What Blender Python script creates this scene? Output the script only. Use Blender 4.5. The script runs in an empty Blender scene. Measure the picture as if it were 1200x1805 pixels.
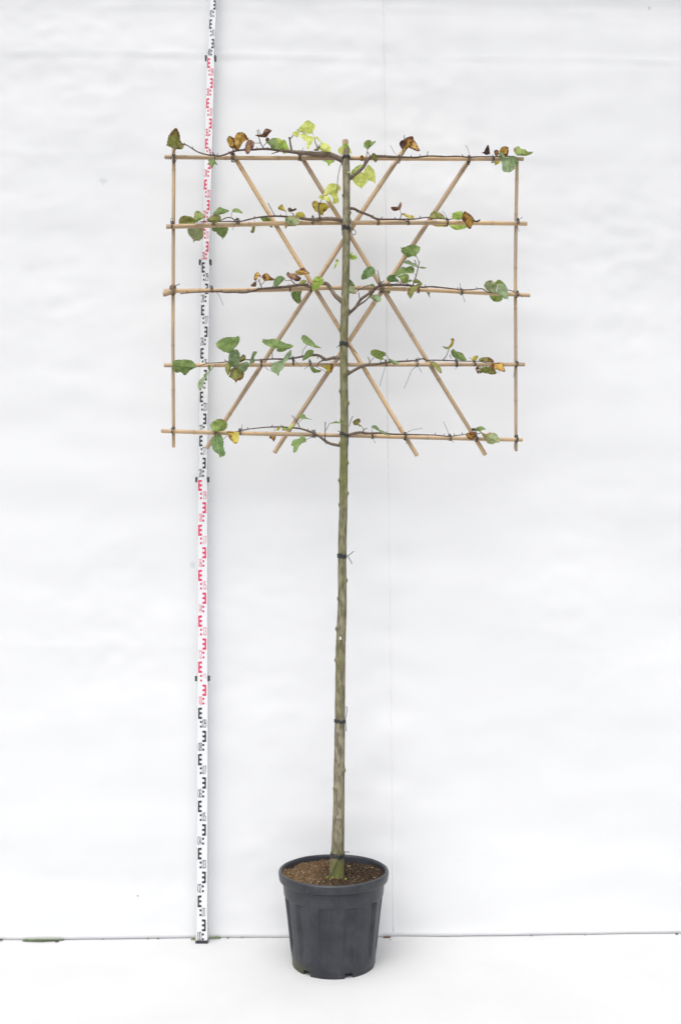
import bpy, math, random
import numpy as np
from mathutils import Vector, Matrix, noise

random.seed(7)
C = bpy.context.scene.collection
S = bpy.context.scene

# ------------------------------------------------------------------ camera
F, CAM_H, PITCH = 1600.0, 1.46, math.radians(5.53)      # focal length in photo pixels, height, tilt up
cam_d = bpy.data.cameras.new('camera'); cam = bpy.data.objects.new('camera', cam_d); C.objects.link(cam)
cam.location = (0, 0, CAM_H); cam.rotation_euler = (math.pi/2 + PITCH, 0, 0)
cam_d.sensor_fit = 'VERTICAL'; cam_d.sensor_height = 36.0; cam_d.lens = 36.0*F/1805.0
cam_d.clip_end = 200.0; cam_d.clip_start = 0.05
S.camera = cam

# ------------------------------------------------------------------ overcast sky and soft sun
SUN_EL, SUN_AZ = math.radians(60), math.radians(197)     # azimuth measured from +Y, clockwise
w = bpy.data.worlds.new('World'); S.world = w; w.use_nodes = True
nt = w.node_tree; nt.nodes.clear()
sky = nt.nodes.new('ShaderNodeTexSky'); sky.sky_type = 'NISHITA'; sky.sun_disc = False
sky.sun_elevation = SUN_EL; sky.sun_rotation = SUN_AZ; sky.air_density = 1.0; sky.dust_density = 4.0
hs = nt.nodes.new('ShaderNodeHueSaturation'); hs.inputs['Saturation'].default_value = 0.25
bg = nt.nodes.new('ShaderNodeBackground'); bg.inputs['Strength'].default_value = 0.15
wo = nt.nodes.new('ShaderNodeOutputWorld')
nt.links.new(sky.outputs[0], hs.inputs['Color']); nt.links.new(hs.outputs[0], bg.inputs[0]); nt.links.new(bg.outputs[0], wo.inputs[0])
sd = bpy.data.lights.new('sun', 'SUN'); sd.energy = 1.4; sd.angle = math.radians(70); sd.color = (1.0, 0.985, 0.96)
so = bpy.data.objects.new('sun', sd); C.objects.link(so)
sdir = Vector((math.sin(SUN_AZ)*math.cos(SUN_EL), math.cos(SUN_AZ)*math.cos(SUN_EL), math.sin(SUN_EL)))
so.rotation_euler = sdir.to_track_quat('Z', 'Y').to_euler(); so.location = (0, -3, 6)
S.view_settings.view_transform = 'Standard'; S.view_settings.look = 'None'
S.view_settings.gamma = 1.0; S.view_settings.use_curve_mapping = False
S.view_settings.exposure = 0.31

# ------------------------------------------------------------------ helpers
cp, sp = math.cos(PITCH), math.sin(PITCH)
def ray(px, py):
    x, v = (px-600.0)/F, (902.5-py)/F
    return x, cp - v*sp, sp + v*cp
def at(px, py, Y):
    x, y, z = ray(px, py); t = Y/y
    return Vector((x*t, Y, CAM_H + z*t))
def mpp(py, Y):                                           # metres per photo pixel at that spot
    return Y/ray(600, py)[1]/F
def floor_at(px, py):
    x, y, z = ray(px, py); t = -CAM_H/z
    return Vector((x*t, y*t, 0))

def mesh(name, verts, faces, mat, parent=None, base=(0,0,0), smooth=True, mats=None, fmat=None, attrs=None):
    me = bpy.data.meshes.new(name)
    b = Vector(base)
    me.from_pydata([tuple(Vector(v)-b) for v in verts], [], faces)
    for m in (mats or [mat]): me.materials.append(m)
    if fmat is not None: me.polygons.foreach_set('material_index', fmat)
    if smooth: me.polygons.foreach_set('use_smooth', [True]*len(me.polygons))
    for k, vals in (attrs or {}).items():
        a = me.attributes.new(k, 'FLOAT', 'POINT'); a.data.foreach_set('value', vals)
    me.update()
    o = bpy.data.objects.new(name, me); C.objects.link(o)
    if parent is not None: o.parent = parent
    return o
def empty(name, loc, label, cat, group=None):
    o = bpy.data.objects.new(name, None); C.objects.link(o); o.location = loc; o.empty_display_size = 0.05
    return tag(o, label, cat, group)
def tag(o, label, cat=None, group=None, kind=None):
    o['label'] = label
    if cat: o['category'] = cat
    if group: o['group'] = group
    if kind: o['kind'] = kind
    return o

class MB:
    def __init__(s): s.v = []; s.f = []; s.t = []; s.m = []
    def add(s, vs, fs, tone=0.0, mi=0):
        n = len(s.v); s.v += [Vector(p) for p in vs]; s.f += [[i+n for i in f] for f in fs]
        s.t += (list(tone) if hasattr(tone, '__len__') else [tone]*len(vs)); s.m += [mi]*len(fs)
    def tube(s, pts, rad, seg=10, cap=True, tone=0.0, mi=0, dome=False):
        pts = [Vector(p) for p in pts]; n = len(pts)
        rad = rad if hasattr(rad, '__len__') else [rad]*n
        tone = tone if hasattr(tone, '__len__') else [tone]*n
        tan = [(pts[min(i+1, n-1)]-pts[max(i-1, 0)]).normalized() for i in range(n)]
        up = Vector((0, -1, 0)) if abs(tan[0].y) < .9 else Vector((1, 0, 0))
        a = (up - tan[0]*up.dot(tan[0])).normalized()
        vs, fs, tt = [], [], []
        for i in range(n):
            a = (a - tan[i]*a.dot(tan[i])).normalized(); b = tan[i].cross(a)
            for k in range(seg):
                q = 2*math.pi*k/seg
                vs.append(pts[i] + (a*math.cos(q)+b*math.sin(q))*rad[i]); tt.append(tone[i])
        for i in range(n-1):
            for k in range(seg):
                k2 = (k+1) % seg
                fs.append([i*seg+k, i*seg+k2, (i+1)*seg+k2, (i+1)*seg+k])
        if cap:
            vs.append(pts[0]-tan[0]*(rad[0]*.5 if dome else 0)); tt.append(tone[0])
            vs.append(pts[-1]+tan[-1]*(rad[-1]*.5 if dome else 0)); tt.append(tone[-1])
            c0, c1 = len(vs)-2, len(vs)-1
            for k in range(seg):
                k2 = (k+1) % seg
                fs.append([c0, k2, k]); fs.append([c1, (n-1)*seg+k, (n-1)*seg+k2])
        s.add(vs, fs, tt, mi)
    def box(s, x0, x1, y0, y1, z0, z1, mi=0):
        vs = [(x, y, z) for x in (x0, x1) for y in (y0, y1) for z in (z0, z1)]
        s.add(vs, [[0,1,3,2],[4,6,7,5],[0,4,5,1],[2,3,7,6],[0,2,6,4],[1,5,7,3]], 0, mi)
    def build(s, name, mat, parent=None, base=(0,0,0), smooth=True, mats=None):
        return mesh(name, s.v, s.f, mat, parent, base, smooth, mats, s.m, {'tone': s.t})

def crom(pts, per, closed=False):
    pts = [Vector(p) for p in pts]; n = len(pts); out = []
    rng = range(n) if closed else range(n-1)
    for i in rng:
        g = (lambda k: pts[k % n]) if closed else (lambda k: pts[max(0, min(n-1, k))])
        p0, p1, p2, p3 = g(i-1), g(i), g(i+1), g(i+2)
        for j in range(per):
            t = j/per
            out.append(0.5*((2*p1)+(p2-p0)*t+(2*p0-5*p1+4*p2-p3)*t*t+(3*p1-p0-3*p2+p3)*t**3))
    if not closed: out.append(pts[-1])
    return out

# ------------------------------------------------------------------ materials
class NT:
    def __init__(s, name):
        s.m = bpy.data.materials.new(name); s.m.use_nodes = True; s.t = s.m.node_tree
        s.t.nodes.clear(); s.out = s.n('ShaderNodeOutputMaterial')
    def n(s, ty, **kw):
        x = s.t.nodes.new(ty)
        for k, v in kw.items(): setattr(x, k, v)
        return x
    def put(s, sock, v):
        if v is None: return
        if hasattr(v, 'is_output') or hasattr(v, 'links'): s.t.links.new(v, sock)
        elif isinstance(v, tuple) and len(v) == 3 and sock.type == 'RGBA': sock.default_value = (*v, 1)
        else: sock.default_value = v
    def math(s, op, a, b=None, c=None, clamp=False):
        x = s.n('ShaderNodeMath', operation=op, use_clamp=clamp)
        for i, v in enumerate((a, b, c)): s.put(x.inputs[i], v)
        return x.outputs[0]
    def mix(s, f, a, b):
        x = s.n('ShaderNodeMix', data_type='RGBA'); s.put(x.inputs[0], f); s.put(x.inputs[6], a); s.put(x.inputs[7], b)
        return x.outputs[2]
    def ss(s, v, lo, hi):
        x = s.n('ShaderNodeMapRange', interpolation_type='SMOOTHSTEP'); s.put(x.inputs[0], v)
        x.inputs[1].default_value = lo; x.inputs[2].default_value = hi
        return x.outputs[0]
    def noise(s, vec, scale, detail=3, rough=.55):
        x = s.n('ShaderNodeTexNoise'); s.put(x.inputs['Vector'], vec); x.inputs['Scale'].default_value = scale
        x.inputs['Detail'].default_value = detail; x.inputs['Roughness'].default_value = rough
        return x.outputs[0]
    def coord(s, k='Object', scale=None, offs=None):
        v = s.n('ShaderNodeTexCoord').outputs[k]
        if scale or offs is not None:
            mp = s.n('ShaderNodeMapping'); s.put(mp.inputs[0], v)
            if scale: mp.inputs['Scale'].default_value = scale
            if offs is not None: s.put(mp.inputs['Location'], offs)
            v = mp.outputs[0]
        return v
    def attr(s, k): return s.n('ShaderNodeAttribute', attribute_name=k).outputs['Fac']
    def rnd(s): return s.n('ShaderNodeObjectInfo').outputs['Random']
    def bump(s, h, strength=.3, dist=.001):
        x = s.n('ShaderNodeBump'); s.put(x.inputs['Height'], h); x.inputs['Strength'].default_value = strength; x.inputs['Distance'].default_value = dist
        return x.outputs[0]
    def bsdf(s, col, rough=.6, norm=None, spec=.4, out=True):
        b = s.n('ShaderNodeBsdfPrincipled'); s.put(b.inputs['Base Color'], col); s.put(b.inputs['Roughness'], rough)
        b.inputs['Specular IOR Level'].default_value = spec
        if norm: s.put(b.inputs['Normal'], norm)
        if out: s.t.links.new(b.outputs[0], s.out.inputs[0])
        return b.outputs[0]

def mat_plain(name, col, rough=.6, spec=.4, var=.12, scale=60):
    t = NT(name); nz = t.noise(t.coord(), scale)
    c = t.mix(nz, tuple(x*(1-var) for x in col), tuple(min(1, x*(1+var)) for x in col))
    t.bsdf(c, rough, t.bump(nz, .15, .0005), spec); return t.m

def mat_bamboo():
    t = NT('bamboo')
    r = t.rnd()
    off = t.n('ShaderNodeCombineXYZ'); t.put(off.inputs[0], t.math('MULTIPLY', r, 37.0)); t.put(off.inputs[2], t.math('MULTIPLY', r, 11.0))
    co = t.coord('Object', None, off.outputs[0])
    def mp(scale):
        m = t.n('ShaderNodeMapping'); t.put(m.inputs[0], co); m.inputs['Scale'].default_value = scale; return m.outputs[0]
    streak = t.noise(mp((260, 260, 5)), 1.0, 4, .6)
    broad = t.noise(mp((40, 40, 2.2)), 1.0, 3, .6)
    blot = t.noise(mp((90, 90, 45)), 1.0, 4, .65)
    warm = t.mix(r, (.600, .400, .200), (.51, .362, .212))
    c = t.mix(t.ss(broad, .40, .64), warm, (.325, .24, .165))
    c = t.mix(t.math('MULTIPLY', t.ss(streak, .45, .75), .45), c, (.69, .55, .38))
    c = t.mix(t.math('MULTIPLY', t.ss(blot, .54, .72), .55), c, (.27, .19, .125))
    c = t.mix(t.attr('tone'), c, (.16, .10, .06))
    t.bsdf(c, .48, t.bump(streak, .25, .0006), .4); return t.m

def mat_bark():
    t = NT('bark'); co = t.coord('Object')
    sep = t.n('ShaderNodeSeparateXYZ'); t.put(sep.inputs[0], co); z = sep.outputs[2]
    fine = t.noise(t.coord('Object', (1, 1, .55)), 260, 5, .65)
    mid = t.noise(t.coord('Object', (1, 1, .35)), 60, 4, .6)
    big = t.noise(t.coord('Object', (1, 1, .3)), 9, 3, .6)
    c = t.mix(t.ss(mid, .36, .64), (.118, .102, .068), (.270, .247, .175))
    algae = t.math('ADD', t.ss(big, .42, .62), t.math('MULTIPLY', t.math('SUBTRACT', mid, .5), .9), None, True)
    # algae is thickest between the second and the fifth cane and just above the soil
    band = t.math('ADD', t.math('MULTIPLY', t.ss(z, 1.25, 1.9), t.math('SUBTRACT', 1.0, t.ss(z, 2.55, 2.95))), t.math('SUBTRACT', 1.0, t.ss(z, .03, .16)), None, True)
    k = t.math('MULTIPLY', t.math('ADD', t.math('MULTIPLY', band, .40), t.math('MULTIPLY', algae, t.math('ADD', .52, t.math('MULTIPLY', band, .3)))), t.math('SUBTRACT', 1.0, t.math('MULTIPLY', t.ss(z, 2.75, 3.0), .93)), None, True)
    c = t.mix(k, c, t.mix(mid, (.085, .088, .027), (.190, .195, .068)))
    spk = t.n('ShaderNodeTexVoronoi'); t.put(spk.inputs['Vector'], co); spk.inputs['Scale'].default_value = 150
    sm = t.math('MULTIPLY', t.math('SUBTRACT', 1.0, t.ss(spk.outputs['Distance'], .12, .26)), t.ss(mid, .5, .62))
    c = t.mix(t.math('MULTIPLY', sm, .75), c, (.48, .44, .32))
    c = t.mix(t.math('MULTIPLY', t.ss(fine, .58, .75), .5), c, (.085, .07, .045))
    c = t.mix(t.attr('tone'), c, (.075, .055, .04))
    h = t.math('ADD', t.math('MULTIPLY', fine, .5), mid)
    t.bsdf(c, .8, t.bump(h, .5, .0016), .25); return t.m

def mat_twig():
    t = NT('twig_bark'); nz = t.noise(t.coord('Object', (1, 1, 1)), 160, 4, .6); th = t.attr('tone')
    c = t.mix(t.ss(nz, .35, .7), (.065, .042, .033), (.140, .098, .075))
    c2 = t.mix(t.ss(nz, .35, .7), (.115, .083, .060), (.235, .180, .130))
    t.bsdf(t.mix(th, c, c2), .62, t.bump(nz, .4, .0008), .35); return t.m

LEAF = {  # colour a, colour b, vein, brown, edge threshold, spot threshold, translucency
 'g': ((.112,.180,.044), (.190,.272,.080), (.30,.40,.15), (.22,.12,.035), 1.60, .76, .30),
 'k': ((.060,.120,.028), (.105,.190,.050), (.19,.28,.10), (.16,.08,.03), 1.60, .76, .22),
 'd': ((.128,.188,.078), (.210,.282,.130), (.30,.40,.22), (.30,.20,.07), 1.56, .76, .25),
 'e': ((.150,.230,.048), (.250,.330,.085), (.36,.42,.14), (.27,.115,.025), 1.40, .64, .32),
 'f': ((.165,.230,.090), (.290,.330,.160), (.40,.42,.22), (.34,.200,.075), 1.36, .66, .25),
 'o': ((.150,.175,.035), (.240,.255,.060), (.33,.32,.11), (.155,.065,.020), 1.31, .59, .28),
 'p': ((.580,.660,.120), (.740,.790,.240), (.82,.84,.42), (.22,.09,.03), 1.70, .71, .55),
 'l': ((.280,.440,.070), (.450,.600,.120), (.55,.64,.22), (.22,.10,.03), 1.65, .74, .45),
 'y': ((.480,.270,.040), (.620,.410,.085), (.55,.38,.12), (.170,.060,.022), 1.17, .56, .35),
 'm': ((.420,.380,.040), (.560,.460,.070), (.60,.50,.14), (.240,.095,.025), 1.30, .61, .35),
 'b': ((.300,.150,.055), (.430,.240,.095), (.44,.26,.11), (.130,.055,.028), 1.04, .50, .18),
 'n': ((.110,.050,.032), (.190,.085,.045), (.18,.09,.05), (.045,.020,.018), 1.02, .50, .12),
}
def mat_leaf(k):
    a, b, vein, br, eth, sth, tr = LEAF[k]
    t = NT('leaf_'+{'g':'green','k':'dark_green','d':'grey_green','e':'green_browned','f':'grey_browned','o':'olive','p':'pale_lime','l':'lime','y':'yellow_brown','m':'yellow_green','b':'dry_brown','n':'dark_dry'}[k])
    r = t.rnd()
    u, v, ed = t.attr('leaf_u'), t.attr('leaf_v'), t.attr('edge')
    off = t.n('ShaderNodeCombineXYZ'); t.put(off.inputs[0], t.math('MULTIPLY', r, 53.0)); t.put(off.inputs[1], t.math('MULTIPLY', r, 23.0))
    co = t.coord('Object', None, off.outputs[0])
    n1 = t.noise(co, 48, 5, .65); n2 = t.noise(co, 150, 4, .65); n3 = t.noise(co, 24, 2, .5)
    c = t.mix(t.ss(n1, .36, .64), tuple(x*.86 for x in a), tuple(x*1.08 for x in b))
    c = t.mix(t.math('MULTIPLY', t.math('SUBTRACT', r, .5), .35, None, True), c, tuple(min(1, x*1.35) for x in b))
    av = t.math('ABSOLUTE', v)
    ph = t.math('FRACT', t.math('MULTIPLY', t.math('SUBTRACT', u, t.math('MULTIPLY', av, .75)), 6.5))
    lat = t.math('SUBTRACT', 1.0, t.ss(t.math('ABSOLUTE', t.math('SUBTRACT', ph, .5)), .03, .10))
    mid = t.math('SUBTRACT', 1.0, t.ss(av, .012, .034))
    vn = t.math('MAXIMUM', mid, t.math('MULTIPLY', lat, .55))
    c = t.mix(t.math('MULTIPLY', vn, .6), c, vein)
    em = t.ss(t.math('ADD', t.math('MULTIPLY', t.math('MULTIPLY', ed, ed), .34), t.math('ADD', t.math('MULTIPLY', n1, .9), t.math('MULTIPLY', n3, 1.1))), eth-.05, eth+.09)
    sm = t.ss(n2, sth-.03, sth+.06)
    c = t.mix(em, c, br); c = t.mix(t.math('MULTIPLY', sm, .8), c, tuple(x*.7 for x in br))
    nm = t.bump(t.math('SUBTRACT', t.math('MULTIPLY', n1, .6), t.math('MULTIPLY', vn, .6)), .45, .0012)
    s1 = t.bsdf(c, .5, nm, .35, out=False)
    tl = t.n('ShaderNodeBsdfTranslucent'); t.put(tl.inputs[0], c); t.put(tl.inputs[1], nm)
    mx = t.n('ShaderNodeMixShader'); mx.inputs[0].default_value = tr
    t.t.links.new(s1, mx.inputs[1]); t.t.links.new(tl.outputs[0], mx.inputs[2]); t.t.links.new(mx.outputs[0], t.out.inputs[0])
    return t.m

def mat_pot():
    t = NT('pot_plastic'); co = t.coord()
    n1 = t.noise(co, 14, 4, .6); n2 = t.noise(co, 420, 2, .5); n3 = t.noise(t.coord('Object', (1, 1, .25)), 45, 4, .65)
    c = t.mix(t.ss(n1, .3, .75), (.019, .021, .027), (.038, .041, .049))
    c = t.mix(t.math('MULTIPLY', t.ss(n3, .56, .8), .4), c, (.095, .096, .10))
    sep = t.n('ShaderNodeSeparateXYZ'); t.put(sep.inputs[0], co)
    moss = t.math('MULTIPLY', t.math('SUBTRACT', 1.0, t.ss(t.math('ADD', sep.outputs[2], t.math('MULTIPLY', t.math('SUBTRACT', n3, .5), .06)), .022, .05)),
                  t.math('SUBTRACT', 1.0, t.ss(t.math('ADD', sep.outputs[0], t.math('MULTIPLY', n1, .06)), -.10, -.05)))
    c = t.mix(t.math('MULTIPLY', moss, .85), c, (.045, .05, .018))
    ro = t.math('ADD', .28, t.math('MULTIPLY', n1, .2))
    t.bsdf(c, ro, t.bump(t.math('ADD', n2, t.math('MULTIPLY', n1, 2)), .12, .0006), .42); return t.m

def mat_soil():
    t = NT('soil'); co = t.coord()
    n1 = t.noise(co, 9, 4, .6); n2 = t.noise(co, 160, 5, .7)
    sep = t.n('ShaderNodeSeparateXYZ'); t.put(sep.inputs[0], co)
    dry = t.ss(t.math('ADD', t.math('MULTIPLY', sep.outputs[0], -3.2), t.math('SUBTRACT', n1, .5)), -.25, .5)
    n2c = t.ss(n2, .32, .68); dark = t.mix(n2c, (.009, .006, .005), (.062, .040, .027)); lite = t.mix(n2c, (.030, .018, .011), (.205, .128, .066))
    c = t.mix(dry, dark, lite); c = t.mix(t.attr('tone'), c, (.42, .31, .19))
    t.bsdf(c, .95, t.bump(n2, .8, .004), .15); return t.m

def mat_wall():
    t = NT('white_sheet'); co = t.coord('Object')
    n1 = t.noise(t.coord('Object', (.7, 1, 1.6)), 1.3, 4, .6); n2 = t.noise(co, 30, 4, .6)
    c = t.mix(t.ss(n1, .3, .7), (.885, .888, .892), (.905, .907, .91))
    c = t.mix(t.math('MULTIPLY', t.ss(n2, .62, .8), .12), c, (.74, .73, .70))
    for (px, py, rad, col, k) in [(183,320,.026,(.55,.56,.58),.32),(332,122,.010,(.6,.61,.63),.3),(1145,13,.014,(.45,.38,.30),.5),(828,160,.006,(.5,.5,.5),.45),
                                  (900,205,.007,(.5,.5,.5),.6),(243,1579,.0045,(.06,.06,.06),.9),(821,1609,.0045,(.06,.06,.06),.9),(340,995,.02,(.66,.67,.69),.5),(686,790,.005,(.35,.35,.35),.6),(878,655,.016,(.66,.67,.69),.5)]:
        p = at(px, py, WALL_Y(px))
        d = t.n('ShaderNodeVectorMath', operation='DISTANCE'); t.put(d.inputs[0], co); d.inputs[1].default_value = tuple(p)
        dd = t.math('ADD', d.outputs['Value'], t.math('MULTIPLY', t.math('SUBTRACT', t.noise(co, 90, 3), .5), rad*1.1))
        c = t.mix(t.math('MULTIPLY', t.math('SUBTRACT', 1.0, t.ss(dd, rad*.35, rad)), k), c, col)
    nm = t.bump(n2, .10, .0012)
    s1 = t.bsdf(c, .5, nm, .3, out=False)
    tl = t.n('ShaderNodeBsdfTranslucent'); t.put(tl.inputs[0], c); t.put(tl.inputs[1], nm)
    mx = t.n('ShaderNodeMixShader'); mx.inputs[0].default_value = .34
    t.t.links.new(s1, mx.inputs[1]); t.t.links.new(tl.outputs[0], mx.inputs[2]); t.t.links.new(mx.outputs[0], t.out.inputs[0])
    return t.m

def mat_floor():
    t = NT('white_floor'); co = t.coord('Object')
    n1 = t.noise(co, 2.2, 4, .6); n2 = t.noise(co, 25, 4, .6); n3 = t.noise(co, 210, 2, .5)
    c = t.mix(t.ss(n1, .3, .7), (.56, .562, .566), (.59, .592, .596))
    c = t.mix(t.math('MULTIPLY', t.ss(n2, .66, .8), .15), c, (.62, .6, .56))
    c = t.mix(t.math('MULTIPLY', t.ss(n3, .775, .80), .35), c, (.35, .32, .28))
    t.bsdf(c, t.math('ADD', .5, t.math('MULTIPLY', n1, .2)), t.bump(n2, .08, .001), .15); return t.m

# ------------------------------------------------------------------ setting: floor and hanging white sheet
_a, _b = floor_at(0, 1655.5), floor_at(1200, 1645.5)
_sl = (_b.y-_a.y)/(_b.x-_a.x)
def wall_y(x): return _a.y + _sl*(x-_a.x)
def WALL_Y(px): return wall_y((px-600)/F*4.2)
M_WALL, M_FLOOR = mat_wall(), mat_floor()

nx, ny = 60, 60
vs = [(-8+16*i/nx, -5+15*j/ny, 0) for j in range(ny+1) for i in range(nx+1)]
fl = mesh('floor', vs, [[j*(nx+1)+i, j*(nx+1)+i+1, (j+1)*(nx+1)+i+1, (j+1)*(nx+1)+i] for j in range(ny) for i in range(nx)], M_FLOOR)
tag(fl, 'smooth bright white floor under the pot', kind='structure')

nx, nz = 330, 330
X = np.linspace(-3.0, 3.0, nx+1); Zs = np.linspace(0.0, 5.3, nz+1)
seam0, seam1 = at(693, 1640, WALL_Y(693)), at(675, 0, WALL_Y(675))
z_hem = at(600, 14, WALL_Y(600)).z; z_fold = at(600, 101, WALL_Y(600)).z
def wall_disp(x, z):
    n = noise.noise
    d = .016*n((x*.55, z*.35, 3.1)) + .007*n((x*1.1+z*.5, z*.9-x*.3, 9.0))
    q = (x*.72 + z*.70)                                   # long diagonal drapes towards the lower right
    d += .020*max(0, min(1, (x+.2)/.8))*n((q*2.1, (x-z)*.22, 5.5))
    d += .0058*n((x*.8, z*6.0, 1.7)) + .0034*n((x*5.0, z*9.0, 4.4)) + .0045*n((x*14.0, z*19.0, 2.4))*max(0, n((x*1.1, z*1.1, 8.1))+.2)
    d += .0055*n((x*6.0, z*.8, 14.0))*max(.25, min(1, (z-1.5)/1.5))
    w1 = .0030*n((x*1.7, 2.0, 7.7)) + .0020 + .0015*n((x*7, 4.0, 1.7))
    zf = z_fold + .018*n((x*1.6, .3, 2.2))
    d += -w1*math.exp(-((z-zf)/.011)**2) + .45*w1*math.exp(-((z-zf+.03)/.02)**2)
    zh = z_hem + .012*n((x*1.1, 5.3, 2.2))
    d += -.004*(.6+n((x*2.2, 1.3, 4.2)))*math.exp(-((z-zh)/.016)**2) - .16*max(0, z-zh-.01)
    for zz, k in ((2.05, .0016), (2.95, .0014), (3.55, .0016), (1.25, .0013), (.62, .0012)):
        d += -k*(.5+n((x*1.2, zz, 3.0)))*math.exp(-((z-zz-.02*n((x*.9, zz, 1.0)))/.009)**2)
    xs = seam0.x + (seam1.x-seam0.x)*z/seam1.z
    if x > xs: d += .0035*math.exp(-(x-xs)/.05)
    puck = math.exp(-((x-xs)/.10)**2)
    d += .0065*puck*n((x*5+z*3, z*7.5, 8.8))
    d += -.02*math.exp(-z/.035)*(.6+.5*n((x*2.0, 1.0, 6.0)))      # the hem kicks forward at the floor
    return d
vs = []
for z in Zs:
    for x in X:
        lift = .0028 + .0022*noise.noise((x*1.4, 3.3, .5))
        vs.append((x, wall_y(x) + wall_disp(float(x), float(z)), z + (lift*math.exp(-z/.02))))
fs = [[j*(nx+1)+i, j*(nx+1)+i+1, (j+1)*(nx+1)+i+1, (j+1)*(nx+1)+i] for j in range(nz) for i in range(nx)]
n0 = len(vs)                                               # unseen strip added behind the sheet foot to shade the floor gap
vs += [(x, wall_y(x)+.14, .0022) for x in X]
for i in range(nx): fs.append([i+1, i, n0+i, n0+i+1])
wl = mesh('wall', vs, fs, M_WALL)
sb = MB(); P = []
for i in range(200):
    z = .02 + i*5.2/199; x = seam0.x + (seam1.x-seam0.x)*z/seam1.z; P.append(Vector((x, wall_y(x)+wall_disp(x+.001, z)-.0020, z)))
sb.tube(P, .0019, 6, True); sb.build('seam', mat_plain('seam_weld', (.70, .70, .70), .6), wl)
tag(wl, 'white tarpaulin wall with faint creases and one vertical seam', kind='structure')

# ------------------------------------------------------------------ flower pot
TY = 3.83                                                  # distance of trunk and pot axis
pc = floor_at(588, 1703); POT = Vector((at(588, 1600, TY).x, TY, 0))
M_POT = mat_pot()
pot = empty('plant_pot', POT, 'large dark grey fluted plastic pot holding the tree', 'pot')
NS = 288
def flute(deg, z):
    a = (deg - 13.0) % 30.0                                # recessed strip about 15 degrees of every 30
    e = min(a, 15.0-a) if a < 15 else -min(a-15, 30-a)
    k = max(0, min(1, e/1.6+.5))
    kz = max(0, min(1, (.272-z)/.006))*max(0, min(1, (z-.050)/.03))
    return .0095*k*kz
def notch(deg):                                            # drainage cut-outs in the foot
    a = (deg + 44.0) % 60.0
    return 1.0 if a < 11.5 else 0.0
prof = [(.166,.0),(.1668,.004),(.1672,.012),(.1675,.018),(.168,.0185),(.1695,.03),(.1725,.05),(.175,.065),(.178,.09),(.182,.125),(.186,.16),(.190,.195),(.1945,.23),(.1985,.262),(.1990,.268),(.2015,.272),(.2025,.277),(.2045,.30),(.2070,.322),(.2085,.327)]
vs, fs = [], []
for (r, z) in prof:
    for k in range(NS):
        deg = 360.0*k/NS
        a = math.radians(deg-90)
        rr = r - flute(deg, z) + .0007*noise.noise((math.cos(a)*3, math.sin(a)*3, z*9))
        zz = z
        if z < .0182 and notch(deg): zz = .0182 + z*.01
        vs.append((rr*math.cos(a), rr*math.sin(a), zz))
np_ = len(prof)
inner = [(.2045,.327),(.186,.262),(.174,.18),(.158,.05),(.156,.0186),(.1555,.0182),(.155,.0)]
for (r, z) in inner:
    for k in range(NS):
        deg = 360.0*k/NS; a = math.radians(deg-90)
        zz = .0184 if (z < .0184 and notch(deg)) else z
        vs.append((r*math.cos(a), r*math.sin(a), zz))
def rings(i, j):
    for k in range(NS):
        k2 = (k+1) % NS
        fs.append([i*NS+k, i*NS+k2, j*NS+k2, j*NS+k])
for i in range(np_-1): rings(i, i+1)
for i in range(len(inner)-1): rings(np_+i, np_+i+1)
rings(np_-1, np_); rings(np_+len(inner)-1, 0)
vs.append((0, 0, .0182)); c0 = len(vs)-1
for k in range(NS): fs.append([c0, (np_+4)*NS+k, (np_+4)*NS+(k+1) % NS])
body = mesh('body', [Vector(v) for v in vs], fs, M_POT, pot)
lip = [(.2050,.3255),(.2085,.3275),(.2165,.3285),(.2205,.3305),(.2222,.335),(.2245,.352),(.2247,.3585),(.2225,.3635),(.2185,.3660),(.2140,.3655),(.2110,.3625),(.2095,.357),(.2080,.345),(.2050,.3255)]
vs, fs = [], []
for (r, z) in lip:
    for k in range(NS):
        a = 2*math.pi*k/NS
        q = .0009*noise.noise((math.cos(a)*1.7, math.sin(a)*1.7, z*4)); vs.append(((r+q)*math.cos(a), (r+q)*math.sin(a), z+1.5*q))
for i in range(len(lip)-1): rings(i, i+1)
rim = mesh('rim', vs, fs, M_POT, pot)

# soil and crumbs
M_SOIL = mat_soil()
mb = MB(); vs, fs, tn = [], [], []
NR, NA = 46, 150
def soil_z(x, y):
    r = math.hypot(x, y)
    return 334e-3 + .016*noise.noise((x*9, y*9, .4)) + .008*noise.noise((x*30, y*30, 2.4)) + .003*noise.noise((x*90, y*90, 5)) + .010*math.exp(-(r/.05)**2) + .012*max(0, (r-.15)/.06)*(1 if x < .02 else .3)
for i in range(NR+1):
    for k in range(NA):
        r = .2085*i/NR; a = 2*math.pi*k/NA; x, y = r*math.cos(a), r*math.sin(a)
        vs.append((x, y, soil_z(x, y))); tn.append(0)
for i in range(NR):
    for k in range(NA):
        k2 = (k+1) % NA; fs.append([i*NA+k, i*NA+k2, (i+1)*NA+k2, (i+1)*NA+k])
mb.add(vs, fs, tn)
OCT = [(1,0,0),(-1,0,0),(0,1,0),(0,-1,0),(0,0,1),(0,0,-1)]; OF = [[0,2,4],[2,1,4],[1,3,4],[3,0,4],[2,0,5],[1,2,5],[3,1,5],[0,3,5]]
rg = random.Random(3)
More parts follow.
